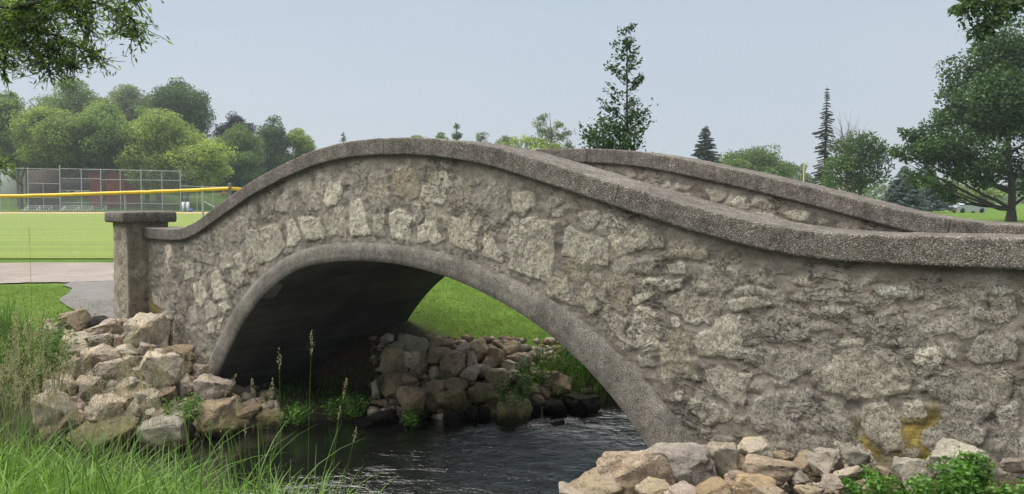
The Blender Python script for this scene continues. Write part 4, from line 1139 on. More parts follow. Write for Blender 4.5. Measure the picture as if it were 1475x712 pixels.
tree('shade_tree', 'dense round dark green tree right of the ragged spruce', 1232, 82, [(1228, 215, 24), (1250, 203, 20), (1205, 235, 22), (1255, 230, 26), (1228, 245, 28), (1200, 258, 20), (1262, 252, 20), (1235, 265, 25), (1268, 215, 12)], .30, G_DARK, 56, 1.1, None, 1238, .3)
conifer('spruce_tree', 'blue-grey spruce half hidden under the big right-hand tree', 1302, 92, 238, 36, 300, G_BLUE, 57, 1.6, None, .2, .36)
conifer('spruce_tree', 'second blue-grey spruce behind, closer to the big tree', 1342, 100, 246, 26, 300, G_BLUE, 58, 1.5, None, .2, .36)
tree('shade_tree', 'light green tree in the distance under the big tree boughs', 1420, 140, ell(1415, 262, 45, 296, 12, 59), .5, G_LIGHT, 59, 1, BT, None, .3)
tree('shade_tree', 'distant grey-green tree beyond the parked car', 1370, 160, ell(1365, 255, 40, 298, 10, 63), .5, G_MID, 63, 1, BT, 1416, .5)
# a far wood closing the horizon, one indistinct mass
def far_wood():
    r = np.random.default_rng(88); Vs = []; Fs = []; T = []; nv = 0
    for px in np.arange(-500, 2400, 9):
        d = r.uniform(215, 290); b = at(px, 288, d); g = hz(b[0], b[1]); H = r.uniform(5.5, 9.0) * (.8 + .4 * vnoise(np.array([px * .02]), np.array([0.5]), 4)[0]); n = 150
        C = unit(r.normal(size=(n, 3))) * r.uniform(.7, 1.05, (n, 1)) * np.array([3.2, 3.2, H * .55]) + np.array([b[0], b[1], g + H * .48]); V, Fc = leaves(C, 1.1, .7, r); Vs.append(V); Fs.append(Fc + nv); nv += len(V); T.append(np.repeat(np.clip(r.uniform(.2, .7) + r.normal(size=n) * .12, 0, 1), 4))
    o = mesh_np('far_wood', np.concatenate(Vs), np.concatenate(Fs), G_MID, None, False, {'t': np.concatenate(T)}); tag(o, 'low distant wood closing the horizon behind the park', 'wood', None, 'stuff')
far_wood()
# bare tree
def bare():
    d = 96; b = at(1217, 288, d); g = hz(b[0], b[1]); root = empty('bare_tree', (b[0], b[1], g)); tag(root, 'bare pale leafless tree behind the round dark green tree', 'tree'); mb = MB(); r = np.random.default_rng(5)
    H = (288 - 215) / F * d - g; mb.tube([(0, 0, 0), (0, 0, H)], [.28, .2], 7)
    for i in range(26):
        px = r.uniform(1192, 1243); py = 182 + abs(px - 1222) * .7 + r.uniform(-8, 22); e1 = at(px, py, d + r.uniform(-2, 2)) - np.array([b[0], b[1], g])
        P = limb(mb, (0, 0, H * r.uniform(.75, 1)), e1, .09, .02, r, .12, 7, 4)
        for _ in range(4): limb(mb, P[r.integers(2, 6)], P[-1] + r.normal(size=3) * .7 + np.array([0, 0, .3]), .03, .012, r, .1, 4, 3)
    mb.build('trunk', m_plain('bare_bark', (.20, .18, .16), .9), root)
bare()
# the large tree at the right
tree('maple_tree', 'large dark green spreading tree on the lawn at the right edge', 1457, 58,
     [(1432, 78, 34), (1462, 62, 40), (1392, 112, 34), (1372, 150, 30), (1352, 172, 24), (1318, 198, 24), (1298, 222, 17), (1300, 190, 10), (1332, 232, 32), (1378, 205, 42), (1420, 140, 46), (1438, 190, 48), (1352, 276, 22), (1330, 258, 22), (1368, 286, 13), (1392, 246, 28),
      (1435, 240, 34), (1500, 100, 60), (1520, 180, 70), (1560, 130, 60), (1505, 250, 50), (1580, 220, 60), (1455, 110, 44), (1362, 225, 30), (1410, 95, 24), (1398, 175, 40), (1405, 218, 38), (1450, 150, 50), (1340, 208, 26), (1420, 262, 22)], .27, G_BIG, 60, 1.3, None, 1457, .36, M_BARKD, base_z=-1.75, forks=(1457, 302, 58), hollow=.5)
# young tree behind the bridge
def young():
    d = 18.0; b = at(899, 288, d); root = empty('young_tree', (b[0], b[1], hz(b[0], b[1]))); tag(root, 'slender young tree with loose glossy leaves just behind the bridge crown', 'tree'); base = np.array(root.location)
    r = np.random.default_rng(9); mb = MB(); zt = (288 - 36) / F * d; H = zt - base[2]
    limb(mb, (0, 0, 0), (0, 0, H * .97), .055, .008, r, .03, 12, 7); Cs = []; D = []
    for i in range(74):
        f = r.uniform(.30, .985) if i > 14 else .30 + i * .03; z = H * f; L = (1 - f) ** .75 * 1.22 * r.uniform(.6, 1.2) + .1
        a = r.uniform(0, 6.283); up = r.uniform(.35, .9); e1 = np.array([math.cos(a) * L, math.sin(a) * L, z + L * up])
        if e1[2] > H: e1[2] = H - r.uniform(0, .15)
        P = limb(mb, (0, 0, z), e1, .014 * (1.3 - f), .003, r, .12, 7, 4)
        n = int(14 + L * 46 * (2.3 if f < .58 else .9)); k = r.uniform(1.2, 6.2, n); q = np.stack([np.interp(k, np.arange(7), P[:, j]) for j in range(3)], 1) + r.normal(size=(n, 3)) * (.05 + .05 * (f < .6)); Cs.append(q); D.append(np.repeat((e1 - [0, 0, z])[None], n, 0) / L + [0, 0, -.3])
    V, Fc = leaves(np.concatenate(Cs), .11, .45, r, 0, np.concatenate(D) + r.normal(size=(sum(map(len, Cs)), 3)) * .6)
    mesh_np('foliage', V, Fc, G_YOUNG, root, False, {'t': np.repeat(r.uniform(0.1, .9, len(Fc)), 4)}); mb.build('trunk', M_BARKD, root, True)
young()
# boughs that hang into the picture from trees outside it
def bough_tree(name, label, trunk_px, d, limbs, leaf, asp, mat, seed, sub=7, spread=.35, nl=9, tr=.3, zh=3.5, droop=.35):
    r = np.random.default_rng(seed); b = at(trunk_px, 288, d); base = np.array([b[0], b[1], hz(b[0], b[1])]); root = empty(name, base); tag(root, label, 'tree'); mb = MB()
    limb(mb, base, base + [0, 0, zh + 3.0], tr, tr * .7, r, .02, 8, 10); Cs = []; D = []
    for L in limbs:
        rad = L[0]; P = np.array([at(*q) for q in L[1:]])
        if rad > 0: P = np.vstack([base + [0, 0, zh - 1], P])
        rad = abs(rad); s = np.linspace(0, len(P) - 1, 6 * len(P)); Q = np.stack([np.interp(s, np.arange(len(P)), P[:, k]) for k in range(3)], 1)
        Q[1:-1] = (Q[:-2] + Q[1:-1] * 2 + Q[2:]) / 4; mb.tube(Q, np.linspace(rad, .006, len(Q)), 6)
        st = 6 if L[0] > 0 else 0
        for i in range(st, len(Q)):
            for _ in range(sub // 2 + 1):
                e1 = Q[i] + unit(r.normal(size=3) * [1, 1, .75] + [0, 0, -.1]) * spread * r.uniform(.4, 1.2)
                T_ = limb(mb, Q[i], e1, .006, .002, r, .2, 5, 3)
                n = r.integers(nl // 2, nl + 3); k = r.uniform(.8, 4, n); Cs.append(np.stack([np.interp(k, np.arange(5), T_[:, j]) for j in range(3)], 1) + r.normal(size=(n, 3)) * leaf * .45); D.append(np.repeat((e1 - Q[i])[None], n, 0))
    Dn = unit(np.concatenate(D)) + np.array([0, 0, -droop]); C = np.concatenate(Cs)
    V, Fc = leaves(C, leaf, asp, r, 0, Dn + r.normal(size=Dn.shape) * .45)
    mesh_np('foliage', V - base, Fc, mat, root, False, {'t': np.repeat(r.uniform(.05, .95, len(Fc)), 4)}); mb.V = [v - base for v in mb.V]; mb.build('trunk', M_BARKD, root, True)
bough_tree('overhanging_tree', 'near tree whose leafy boughs hang in from the top left corner', -420, 8.5,
           [(.05, (-60, 40, 8), (0, 52, 7.6), (35, 60, 7.4), (58, 82, 7.3), (72, 106, 7.2)), (.03, (-60, 0, 7.6), (20, 12, 7.2), (90, -4, 7.0), (150, 6, 6.9), (196, 30, 6.8), (190, 55, 6.8)),
            (.03, (-40, 30, 7.8), (30, 44, 7.5), (80, 50, 7.4), (118, 70, 7.3), (150, 84, 7.3)), (-.008, (58, 62, 7.4), (92, 80, 7.3), (108, 100, 7.3)), (-.008, (90, -4, 7.0), (112, 18, 7.0), (128, 44, 7.0)),
            (.02, (-60, -20, 7.0), (60, -22, 6.8), (160, -12, 6.8), (200, 2, 6.7)), (-.008, (20, 12, 7.2), (40, 28, 7.2), (58, 40, 7.3)), (-.008, (0, 52, 7.6), (10, 75, 7.5), (4, 100, 7.5)), (-.01, (40, -15, 7.2), (60, 5, 7.2), (70, 28, 7.2)), (-.008, (-10, 20, 7.6), (15, 26, 7.4), (30, 20, 7.4)),
            (-.006, (-90, 215, 7.6), (-30, 230, 7.4), (2, 240, 7.4))],
           .064, .30, G_HANG, 21, 7, .29, 10)
bough_tree('overhanging_tree', 'dark bough of a near tree entering at the top right corner', 1820, 14,
           [(.06, (1540, -40, 13), (1480, -5, 12.6), (1448, 14, 12.4), (1420, 36, 12.3), (1412, 46, 12.3)), (-.02, (1480, -8, 12.6), (1440, 0, 12.4), (1400, 4, 12.3), (1386, 16, 12.3))], .12, .45, G_DARK, 23, 6, .28, 9, .4, 6)

# ------------------------------------------------------------------ grass
r = np.random.default_rng(31)
G_LAWN = m_leaf('lawn_blades', (.13, .215, .03), .4, .35); G_TALL = m_leaf('tall_grass', (.085, .165, .028), .4, .35); G_SEED = m_leaf('seed_panicles', (.38, .34, .22), .25, .3); G_FG = m_leaf('near_grass', (.15, .27, .04), .45, .35); G_WEED = m_leaf('weed_leaves', (.085, .19, .03), .4, .3)
def offpath(x, y):
    dx = x - CAM[0]; dy = y - CAM[1]; d = -dx * math.sin(YAW) + dy * math.cos(YAW); l = dx * math.cos(YAW) + dy * math.sin(YAW)
    edge = np.interp(l / d * F + PW / 2, [-400, 60, 88, 104, 98, 118, 140, 170, 1500], [15.9, 15.9, 15.9, 15.4, 14.9, 14.1, 13.6, 12.9, 12.9])
    px = l / d * F + PW / 2
    return ~((px < 176) & (px > 84) & (d > edge)) & ~((d > 15.8) & (d < 20.4) & (l < -4.6)), d
def lawn_ok(x, y):
    ok, d = offpath(x, y); s = sdist(x, y, BL, 1); br = (x > -14.0) & (x < 2.2) & (y > -.4) & (y < 3.6); return ok & (s > 1.6) & ~br & (d < 19.5)
P = scatter(r, 260000, (-26, -6, -4, 13), lawn_ok); P = P[r.random(len(P)) < .85]
V, Fc, T = blades(P, r.uniform(.03, .065, len(P)), np.full(len(P), .006), None, r, 2, .8); o = mesh_np('lawn_grass', V, Fc, G_LAWN, None, False, {'t': T}); tag(o, 'short mown green lawn grass behind the bridge and beside the path', 'grass', None, 'stuff')
def tall(name, label, n, box, cond, h, w, mat, curve, seed, seg=5, cat='grass'):
    r = np.random.default_rng(seed); P = scatter(r, n, box, cond); hh = r.uniform(h[0], h[1], len(P)) * (.75 + .5 * vnoise(P[:, 0] * 2.2, P[:, 1] * 2.2, seed))
    V, Fc, T = blades(P - [0, 0, .03], hh, r.uniform(w[0], w[1], len(P)), None, r, seg, curve); o = mesh_np(name, V, Fc, mat, None, False, {'t': T}); tag(o, label, cat, None, 'stuff'); return P
L_ = lambda x, y: sdist(x, y, BL, 1); R2 = lambda x, y: sdist(x, y, BR, -1)
tall('tall_grass', 'tall uncut grass on the left bank beside the rock pile', 60000, (-20, -9, -10.5, -1.6), lambda x, y: (L_(x, y) > -.05) & (L_(x, y) < 3.0 + vnoise(x, y, 3)) & (y < -1.75 - .55 * np.clip(x + 13.2, -9, 9) * -1 * .5) & (x + .5 * y < -12.9), (.45, .9), (.008, .016), G_TALL, .75, 1)
tall('tall_grass', 'tall grass on the bank seen through the arch, right of the far pile', 30000, (-9.5, 3.6, 0, 10), lambda x, y: (L_(x, y) > .05) & (L_(x, y) < 1.9) & (x - .25 * y > -8.4), (.45, 1.0), (.008, .015), G_TALL, .8, 2)
tall('near_grass', 'bright green grass on the near bank along the bottom left', 70000, (-15, -8, -3.3, -1.5), lambda x, y: (R2(x, y) > -.12) & (R2(x, y) < 2.4) & (x + .55 * y < -4.95), (.30, .66), (.006, .013), G_FG, .95, 3, 7)
tall('near_grass', 'taller wild grass blades rising over the near bank at bottom left', 7000, (-15, -8, -3.3, -1.5), lambda x, y: (R2(x, y) > -.05) & (R2(x, y) < 1.8) & (x + .55 * y < -4.95), (.5, .95), (.007, .013), G_TALL, .7, 6, 7)
tall('bank_grass', 'low weeds and grass on the moist shelf under the arch', 2600, (-11, .1, -7.6, 2.3), lambda x, y: (L_(x, y) > .25) & (L_(x, y) < 1.5), (.08, .2), (.008, .016), G_TALL, .9, 4, 4)
tall('lawn_edge_grass', 'tufts of grass round the foot of the left pier', 900, (-15, -1.3, -13.2, .5), lambda x, y: ~((x > -13.9) & (y > -.35)) , (.06, .16), (.005, .01), G_TALL, .8, 5, 3)
# seeding stalks
def stalk(mbS, mbH, p, h, lean, r, head=.16, d0=.0016):
    t = np.linspace(0, 1, 9); Q = p + np.array([lean[0], lean[1], 0])[None] * (t ** 2)[:, None] * h + np.array([0, 0, h])[None] * t[:, None]; mbS.tube(Q, np.linspace(d0 * 1.6, d0 * .7, 9), 4)
    n = int(head / .0022); k = r.uniform(0, 1, n); ax = unit(Q[-1] - Q[-3]); top = Q[-1]; w = .028 * np.sin(np.clip(k, .03, 1) * math.pi) ** .6 * (1.1 - .5 * k) * (head / .16)
    c = top + ax * (k * head - head * .25)[:, None] + unit(r.normal(size=(n, 3))) * (w * r.uniform(.3, 1, n))[:, None]
    V, Fc = leaves(c, .013, .32, r, 0, np.repeat(ax[None], n, 0) + r.normal(size=(n, 3)) * .3); mbH.add(V, Fc, np.repeat(r.uniform(.1, .9, n), 4)); return Q
def stalk_thing(label, px, pybase, d, pytop, leanpx, seed, head=.16, grp='tall seeding grass stalks'):
    r = np.random.default_rng(seed); b = at(px, pybase, d); gz = hz(b[0], b[1]); p = np.array([b[0], b[1], max(gz, WZ)]); root = empty('grass_stalk', p); tag(root, label, 'grass stalk', grp)
    e1 = at(px + leanpx, pytop, d); h = e1[2] - p[2] - head * .7; ln = (e1 - p)[:2] / h; a = MB(); c = MB(); Q = stalk(a, c, np.zeros(3), h, ln, r, head, .0018)
    a.build('stem', G_FG, root, True); c.build('seed_head', G_SEED, root)
    k = 3; P = Q[[1, 2, 3, 4][:k]]; V, Fc, T = blades(P, r.uniform(.18, .34, k), np.full(k, .009), None, r, 6, 1.0); mesh_np('leaf', V, Fc, G_FG, root, False, {'t': T})
for i, (px, pb, d, pt, ln, lab, hd) in enumerate([(440, 690, 5.2, 478, 8, 'tallest seeding grass stalk standing against the dark vault', .17), (405, 690, 5.2, 503, -3, 'straight seeding stalk left of the tallest one, against the vault', .15), (372, 690, 5.3, 546, 18, 'seeding stalk with a fat pale head at the arch foot', .17),
        (460, 700, 5.0, 546, 35, 'seeding stalk leaning right with a pale head over the water', .14), (470, 705, 5.0, 585, 18, 'shorter seeding stalk close right of the leaning one', .09), (478, 710, 5.0, 616, 32, 'rightmost short seeding stalk over the open water', .10),
        (395, 690, 5.1, 545, -30, 'thin green unopened stalk bending left by the arch foot', .12), (350, 700, 5.2, 575, -8, 'seeding stalk over the low brown rock by the waterline', .13), (318, 705, 5.2, 600, 0, 'seeding stalk left of the dark water gap', .12), (330, 705, 5.1, 640, -12, 'short seeding stalk in front of the dark water gap', .11), (350, 705, 5.3, 612, 3, 'slim seeding stalk between two taller ones', .09)]):
    stalk_thing(lab, px, pb, d, pt, ln, 200 + i, hd)
stalk_thing('single thin dark stalk rising across the path at the left', 52, 620, 7.6, 328, -10, 260, .14, None)
mbS = MB(); mbH = MB(); r = np.random.default_rng(77)
for _ in range(230):
    px = r.uniform(-30, 1) + 300 * r.random() ** 1.8; d = r.uniform(4.4, 6.8); pt = r.uniform(490, 615) - max(0, (110 - px)) * .25; b = at(px, 680, d); g = hz(b[0], b[1]); g = max(g, WZ - .05); e1 = at(px + r.normal() * 34, pt, d); h = e1[2] - g
    if R2(b[0:1], b[1:2])[0] < -.1 or h < .2: continue
    stalk(mbS, mbH, np.array([b[0], b[1], g]), h, (e1 - b)[:2] / h, r, r.uniform(.12, .22), .0009)
o = mbS.build('seeding_grass', G_SEED, None); tag(o, 'thin straw-coloured stems of seeding grass before the left pile', 'grass', None, 'stuff')
o = mbH.build('seeding_grass', G_SEED, None); tag(o, 'pale feathery seed heads of grass before the left pile', 'grass', None, 'stuff')
# leafy weeds
def weed(label, px, py, d, wpx, hpx, seed, leaf=.035, n=900, mat=None, asp=.55):
    r = np.random.default_rng(seed); b = at(px, py, d); W_ = wpx * d / F / 2; H = hpx * d / F; root = empty('leafy_weed', b - np.array([0, 0, H * .5])); tag(root, label, 'weed', 'leafy weeds round the bridge'); mb = MB(); Cs = []
    ns = max(6, int(W_ / .022))
    for i in range(ns):
        a = r.uniform(0, 6.283); q = math.sqrt(r.random()); e1 = np.array([math.cos(a) * W_ * q, math.sin(a) * W_ * .8 * q, H * r.uniform(.55, 1.05) * (1 - .35 * q ** 2)])
        P = limb(mb, (e1[0] * .45, e1[1] * .45, -.08), e1, .003, .0015, r, .15, 6, 4)
        k = r.uniform(1.5, 5.1, n // ns); Cs.append(np.stack([np.interp(k, np.arange(6), P[:, j]) for j in range(3)], 1) + r.normal(size=(n // ns, 3)) * [leaf * .9, leaf * .9, leaf * .5])
    C = np.concatenate(Cs); V, Fc = leaves(C, leaf, asp, r, 0, unit(r.normal(size=C.shape) * [1, 1, .35]))
    mesh_np('foliage', V, Fc, mat or G_WEED, root, False, {'t': np.repeat(r.uniform(.05, .95, len(Fc)), 4)}); mb.build('stems', G_TALL, root)
weed('leafy green weeds in front of the pale wedge-shaped rock', 1275, 698, 4.15, 120, 48, 1, .030, 1500)
weed('tallest bright leafy weeds at the bottom right corner', 1415, 694, 3.75, 150, 62, 2, .030, 2600)
weed('low leafy weed filling the gap below the pale cream boulder', 1340, 704, 3.8, 90, 36, 3, .028, 900)
weed('green ferny weed growing over the left pile rocks', 268, 582, 9.9, 74, 40, 4, .06, 700, None, .3)
weed('small weed sprouting mid-way up the left pile', 216, 556, 10.4, 28, 20, 5, .05, 140)
weed('dark nettle-like weeds at the upper left of the left pile', 78, 500, 9.8, 70, 110, 6, .075, 700, G_TALL, .3)
weed('weed with pale leaf tips between rocks of the far pile', 738, 560, 10.4, 60, 40, 7, .05, 380)
weed('thin leafy weed growing right of the top of the far pile', 770, 535, 11.2, 60, 44, 8, .055, 320)
weed('broad-leaved weed at the right end of the far pile', 800, 565, 11.3, 44, 34, 9, .07, 160)
weed('tiny weed clinging to the dark rocks at the water in the far pile', 590, 600, 10.3, 40, 22, 10, .05, 160)
weed('low green weed on the shelf under the left of the vault', 420, 592, 10.3, 70, 26, 11, .05, 520)
weed('second low green weed on the shelf nearer the far pile', 500, 584, 10.6, 90, 30, 12, .05, 620)
weed('leafy dock plants under the right of the arch on the far bank', 830, 520, 12.0, 90, 70, 13, .08, 700, G_TALL)

# ------------------------------------------------------------------ fences, shed, house and other things beyond the path
def fence():
    A = [at(-170, 288, 21.8), at(-12, 288, 21.8), at(178, 288, 21.8), at(330, 288, 21.8), at(520, 288, 27)]; zt = [.06, .10, .21, .335, .12]
    base = np.array([A[0][0], A[0][1], -1.75]); root = empty('chain_link_fence', base); tag(root, 'chain-link outfield fence topped with a yellow plastic guard', 'fence')
    P = np.array([[a[0], a[1], z] for a, z in zip(A, zt)]) - base
    for i in range(4):
        mb = MB(); t = np.linspace(0, 1, 14)[:, None]; Q = P[i] * (1 - t) + P[i + 1] * t; Q[:, 2] += -.012 * np.sin(t[:, 0] * math.pi) + np.random.default_rng(i).normal(size=14) * .003; mb.tube(Q, .052, 10); mb.build('top_guard', M_YEL, root, True)
    mb = MB(); w = .0036
    for i in range(4):
        a, b = P[i], P[i + 1]; L = np.linalg.norm((b - a)[:2]); dr = (b - a) / L; dr[2] = 0; s = .075; H = 1.74 + (zt[i] + zt[i + 1]) / 2
        for sg in (1, -1):
            for x0 in np.arange(-H, L + H, s):
                xa, xb = (x0, x0 + H) if sg > 0 else (x0 + H, x0); za, zb = 0., H
                # clip to panel
                p = []
                for x, z in ((xa, za), (xb, zb)): p.append([x, z])
                (x1, z1), (x2, z2) = p; t0, t1 = 0, 1
                if x2 != x1:
                    ta, tb = (0 - x1) / (x2 - x1), (L - x1) / (x2 - x1); t0, t1 = max(t0, min(ta, tb)), min(t1, max(ta, tb))
                if t1 <= t0: continue
                q0 = (x1 + (x2 - x1) * t0, z1 + (z2 - z1) * t0); q1 = (x1 + (x2 - x1) * t1, z1 + (z2 - z1) * t1)
                B0 = a * [1, 1, 0] + dr * q0[0] + [0, 0, q0[1]]; B1 = a * [1, 1, 0] + dr * q1[0] + [0, 0, q1[1]]; n_ = np.array([-dr[1], dr[0], 0]) * w * .5; o_ = np.array([dr[0] * w * .7, dr[1] * w * .7, 0])
                mb.add([B0 - o_ - n_, B0 + o_ - n_, B1 + o_ - n_, B1 - o_ - n_], [(0, 1, 2, 3)]); mb.add([B0 - o_ + n_, B0 + o_ + n_, B1 + o_ + n_, B1 - o_ + n_], [(0, 1, 2, 3)])
    mb.build('mesh', M_GALV, root)
    for i, (rad, up, m_) in enumerate([(.03, 0, M_GALV), (.03, 0, M_GALV), (.03, -.02, M_GALV), (.045, .13, M_DGALV), (.04, .1, M_DGALV)]):
        mb = MB(); mb.tube([P[i] * [1, 1, 0] + [0, .04, -.1], P[i] + [0, .04, up]], rad, 10); mb.tube([P[i] + [0, .04, up], P[i] + [0, .04, up + .02], P[i] + [0, .04, up + .035]], [rad * 1.1, rad * 1.1, .002], 10); mb.build('post', m_, root, True)
fence()
def tall_fence():
    d = 108; base = np.array([*at(150, 288, d)[:2], 0]); base[2] = -1.7; root = empty('backstop_fence', base); tag(root, 'tall grey chain-link backstop fence of posts and rails behind the field', 'fence')
    w_ = lambda px, py, dd=0: at(px, py, d + dd) - base
    def rail(a, b, rad=.032): mb = MB(); mb.tube([w_(*a), w_(*b)], rad, 6); mb.build('rail', M_GALV, root, True)
    for px, top, rad in ((40, 241, .10), (62, 264, .05), (86, 238, .12), (117, 244, .09), (145, 243, .09), (173, 246, .08), (203, 243, .10), (233, 246, .08), (260, 245, .10), (284, 268, .06), (307, 267, .07), (34, 284, .05), (0, 245, .09), (12, 284, .05)):
        lean = -2 if px < 240 else 0
        mb = MB(); p1 = w_(px, top); p0 = w_(px - lean * .6, 305); p0[2] = 0; mb.tube([p0, p1], rad * .7, 7); mb.build('post', M_GALV, root, True)
    for a, b in (((0, 242), (86, 244)), ((40, 264), (86, 265)), ((86, 243), (260, 247)), ((86, 257), (145, 258)), ((145, 259), (260, 260)), ((0, 284), (86, 285)), ((86, 292), (260, 294)), ((260, 268), (330, 270)), ((260, 284), (300, 284)), ((86, 274), (130, 275))): rail(a, b)
    mb = MB(); r = np.random.default_rng(3)
    for x in np.arange(-6, 262, 1.9):
        a, b = w_(x, 244 if x > 40 else 244), w_(x, 304); 
        o_ = np.array([.004, .003, 0]); sh = w_(x + 25, 304) - b
        mb.add([a - o_, a + o_, b + sh + o_, b + sh - o_], [(0, 1, 2, 3)]); mb.add([a + sh - o_, a + sh + o_, b + o_, b - o_], [(0, 1, 2, 3)])
    mb.build('mesh', M_GALV, root)
    for q in (((41, 245), (85, 245), (85, 303), (41, 303)), ((88, 259), (131, 260), (131, 275), (88, 274))):
        mb = MB(); v = [w_(px, py, .3) for px, py in q]; v2 = [w_(px, py, .34) for px, py in q]; mb.add(v + v2, [(0, 1, 2, 3), (7, 6, 5, 4), (0, 4, 5, 1), (1, 5, 6, 2), (2, 6, 7, 3), (3, 7, 4, 0)]); mb.build('windscreen', M_NETP if q[0][0] < 50 else M_NET, root)
M_NETP, _n, _p = mat_new('sheer_windscreen')
_p.inputs['Base Color'].default_value = (.06, .045, .038, 1); _p.inputs['Roughness'].default_value = .95; _p.inputs['Alpha'].default_value = .9
tall_fence()
def gate_post():
    d = 42; b = at(292, 288, d); base = np.array([b[0], b[1], -1.75]); root = empty('fence_post', base); tag(root, 'braced galvanised corner post left of the bridge slope', 'post')
    a = MB(); a.tube([(0, 0, 0), (0, 0, 20 / F * d + 1.75)], .06, 8); a.build('post', M_GALV, root, True)
    a = MB(); e0 = at(293, 290, d) - base; e1 = at(309, 299, d) - base; a.tube([e0, e1], .035, 6); a.build('brace', M_GALV, root, True)
gate_post()
def boxed(name, label, cat, pa, pb, d, depth, mat, parts=None):
    """upright box-shaped thing: px corners top-left / bottom-right on a front face at distance d"""
    c = at((pa[0] + pb[0]) / 2, pb[1], d); root = empty(name, c); tag(root, label, cat); hw = (pb[0] - pa[0]) / 2 * d / F; h = (pb[1] - pa[1]) / F * d; root.rotation_euler = (0, 0, YAW); return root, hw, h
def shed():
    root, w, h = boxed('shed', 'red board-sided shed with a grey roof beyond the backstop', 'shed', (128, 250), (180, 284), 122, 4, None)
    mb = MB(); n = 26
    for i in range(n): x = -w + 2 * w * i / n; mb.box((x + .01, 0 + (i % 2) * .02, -2.5), (x + 2 * w / n - .01, .12 + (i % 2) * .02, h), .5)
    mb.box((-w, .1, -2.5), (w, 5, h)); mb.build('wall', M_RED, root)
    mb = MB(); mb.add([(-w - .3, -.5, h), (w + .35, -.5, h), (w + .35, 2.5, h + 1.0), (-w - .3, 2.5, h + 1.0), (-w - .3, 5.4, h), (w + .35, 5.4, h)], [(0, 1, 2, 3), (3, 2, 5, 4), (0, 4, 5, 1)]); mb.add([(-w - .3, -.5, h), (-w - .3, 2.5, h + 1), (-w - .3, 5.4, h), (-w - .3, 2.5, h)], [(0, 1, 2, 3)]); mb.add([(w + .35, -.5, h), (w + .35, 2.5, h + 1), (w + .35, 5.4, h), (w + .35, 2.5, h)], [(0, 3, 2, 1)]); mb.build('roof', M_ROOF, root)
shed()
def house():
    root, w, h = boxed('house', 'white-sided house glimpsed through the trees at the left edge', 'house', (-70, 226), (46, 284), 134, 8, None)
    mb = MB(); mb.box((-w, 0, -3), (w, 9, h))
    for k in range(14): z = h * .2 + k * h * .8 / 14; mb.box((-w - .01, -.03, z), (w + .01, .01, z + .03))
    f = mb.build('wall', M_WHITE, root)
    mb = MB(); mb.add([(-w - .5, -.6, h - .02), (w + .5, -.6, h - .02), (w + .5, 4.5, h + 3.0), (-w - .5, 4.5, h + 3.0), (-w - .5, 9.6, h - .02), (w + .5, 9.6, h - .02)], [(0, 1, 2, 3), (3, 2, 5, 4), (0, 4, 5, 1)]); mb.add([(w + .1, 0, h), (w + .1, 9, h), (w + .1, 4.5, h + 2.7), (w + .1, 4.5, h)], [(0, 1, 2, 3)]); mb.build('roof', M_ROOF, root)
    for x in (-w * .5, .1 * w, w * .62):
        mb = MB(); mb.box((x - .7, -.09, h * .45), (x + .7, -.04, h * .8)); fr = mb.build('window', M_WHITE, root); mb = MB(); mb.box((x - .6, -.12, h * .47), (x + .6, -.092, h * .78)); mb.build('pane', M_DARK, fr)
house()
def bleachers():
    for i, (x0, x1, lab) in enumerate([(30, 86, 'left low metal bleacher bench behind the infield'), (84, 148, 'right low metal bleacher bench behind the infield')]):
        d = 103; c = at((x0 + x1) / 2, 306, d); c[2] = hz(c[0], c[1]); root = empty('bleacher', c); tag(root, lab, 'bleacher'); root.rotation_euler = (0, 0, YAW); w = (x1 - x0) / 2 * d / F
        for k in range(3):
            mb = MB(); mb.box((-w, k * .6, .30 + k * .28), (w, k * .6 + .28, .35 + k * .28)); mb.build('seat', M_ALU, root)
        for x in np.linspace(-w + .2, w - .2, 4):
            
            for k in range(3): mb = MB(); mb.box((x - .04, .02 + k * .6, 0), (x + .04, .08 + k * .6, .3 + k * .28)); mb.build('leg', M_ALU, root)
bleachers()
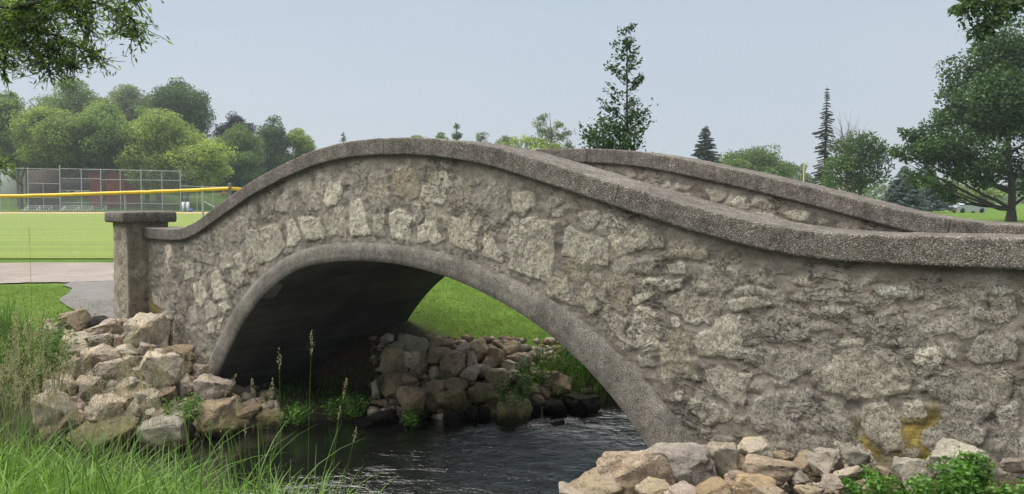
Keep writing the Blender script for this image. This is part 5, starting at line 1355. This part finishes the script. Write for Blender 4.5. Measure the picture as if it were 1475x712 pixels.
def extras():
    # pale paired cabinet posts, blue bin, warning sign, yellow pole
    d = 104; c = at(267, 304, d); c[2] = hz(c[0], c[1]); root = empty('utility_cabinet', c); tag(root, 'pale concrete utility posts with a dark gap behind the infield', 'cabinet'); root.rotation_euler = (0, 0, YAW)
    for s in (-1, 1): mb = MB(); mb.box((s * .32 - .16, 0, 0), (s * .32 + .16, .3, 1.45)); mb.build('post', M_WHITE, root)
    mb = MB(); mb.box((-.2, .05, .1), (.2, .25, 1.3)); mb.build('panel', m_plain('grey_board', (.22, .22, .21)), root)
    c = at(275, 305, d); c[2] = hz(c[0], c[1]); root = empty('equipment_bag', c); tag(root, 'small blue bag on the ground right of the pale posts', 'bag'); mb = MB(); P = np.array([(-.45, 0, .22), (-.3, 0, .25), (0, 0, .26), (.3, 0, .25), (.45, 0, .22)]); mb.tube(P, [.06, .2, .24, .2, .06], 10); mb.build('bag_body', m_plain('blue_fabric', (.03, .10, .5)), root, True)
    mb = MB(); mb.tube([(-.2, 0, .44), (0, 0, .62), (.2, 0, .44)], .03, 6); mb.build('handle', M_DARK, root)
    d = 125; c = at(322, 279, d); g = hz(c[0], c[1]); root = empty('warning_sign', (c[0], c[1], g)); tag(root, 'small orange diamond sign below the yellow fence top', 'sign'); root.rotation_euler = (0, 0, YAW); z = c[2] - g
    mb = MB(); s = .42; mb.add([(0, 0, z - s), (s, 0, z), (0, 0, z + s), (-s, 0, z), (0, .03, z - s), (s, .03, z), (0, .03, z + s), (-s, .03, z)], [(0, 1, 2, 3), (7, 6, 5, 4), (0, 4, 5, 1), (1, 5, 6, 2), (2, 6, 7, 3), (3, 7, 4, 0)]); mb.build('sign_board', m_plain('orange_sheet', (.75, .16, .03)), root)
    mb = MB(); mb.box((-.04, .04, 0), (.04, .09, z)); mb.build('post', M_DGALV, root)
    d = 95; c = at(1157, 288, d); g = hz(c[0], c[1]); root = empty('foul_pole', (c[0], c[1], g)); tag(root, 'thin pale yellow pole above the far coping', 'pole'); mb = MB(); mb.tube([(0, 0, 0), (0, 0, (288 - 234) / F * d - g)], .07, 8); mb.build('pole', m_plain('faded_yellow', (.62, .56, .18)), root, True); mb = MB(); mb.tube([(0, 0, 0), (0, 0, .12)], .16, 10); mb.build('footing', M_DGALV, root)
extras()
def car():
    d = 100; c = at(1394, 306, d); c[2] = hz(c[0], c[1]); root = empty('parked_car', c); tag(root, 'silver parked car half hidden behind the big tree and coping', 'car'); root.rotation_euler = (0, 0, YAW + .1)
    prof = [(-2.2, .2), (-2.25, .7), (-2.1, .92), (-1.3, 1.0), (-.75, 1.42), (.7, 1.45), (1.45, 1.02), (2.1, .95), (2.25, .65), (2.2, .2)]
    def ext(P, y0, y1, nm, mat, ins=.12):
        n = len(P); V = [(x, y0 + (ins if z > 1.05 else 0), z) for x, z in P] + [(x, y1 - (ins if z > 1.05 else 0), z) for x, z in P]; m = sum(1 for _ in P)
        bm = bmesh.new(); vs = [bm.verts.new(v) for v in V]; bm.faces.new(vs[:n]); bm.faces.new(vs[n:][::-1]); [bm.faces.new((vs[i], vs[n + i], vs[n + (i + 1) % n], vs[(i + 1) % n])) for i in range(n)]
        bmesh.ops.recalc_face_normals(bm, faces=bm.faces); me = bpy.data.meshes.new(nm); bm.to_mesh(me); bm.free(); me.materials.append(mat); o = bpy.data.objects.new(nm, me); S.collection.objects.link(o); o.parent = root; return o
    ext(prof, -.85, .85, 'body', m_plain('silver_paint', (.5, .52, .54), .3, .5))
    ext([(-1.15, 1.04), (-.72, 1.36), (-.05, 1.38), (-.05, 1.04)], -.87, .87, 'window', M_DARK, .1); ext([(.05, 1.04), (.05, 1.38), (.66, 1.38), (1.25, 1.04)], -.87, .87, 'window', M_DARK, .1)
    for x in (-1.4, 1.4):
        for s in (-1, 1):
            a = np.linspace(0, 2 * math.pi, 17)[:-1]; mb = MB(); mb.tube([(x, s * .70, .33), (x, s * .72, .33), (x, s * .88, .33), (x, s * .9, .33)], [.01, .33, .33, .01], 16); mb.build('wheel', M_DARK, root, True)
car()
# ------------------------------------------------------------------ haze
m, n, p = mat_new('haze_air'); n.nodes.remove(p); pv = N(n, 'ShaderNodeVolumePrincipled'); pv.inputs['Color'].default_value = (.82, .88, .95, 1); pv.inputs['Density'].default_value = .00045; pv.inputs['Anisotropy'].default_value = .3
n.links.new(pv.outputs[0], n.nodes['Material Output'].inputs['Volume'])
HAZE = True
if HAZE:
    mb = MB(); mb.box((-950, -350, -5), (950, 1300, 32)); o = mb.build('haze', m); tag(o, 'thin pale summer haze over the park', 'haze', None, 'stuff')
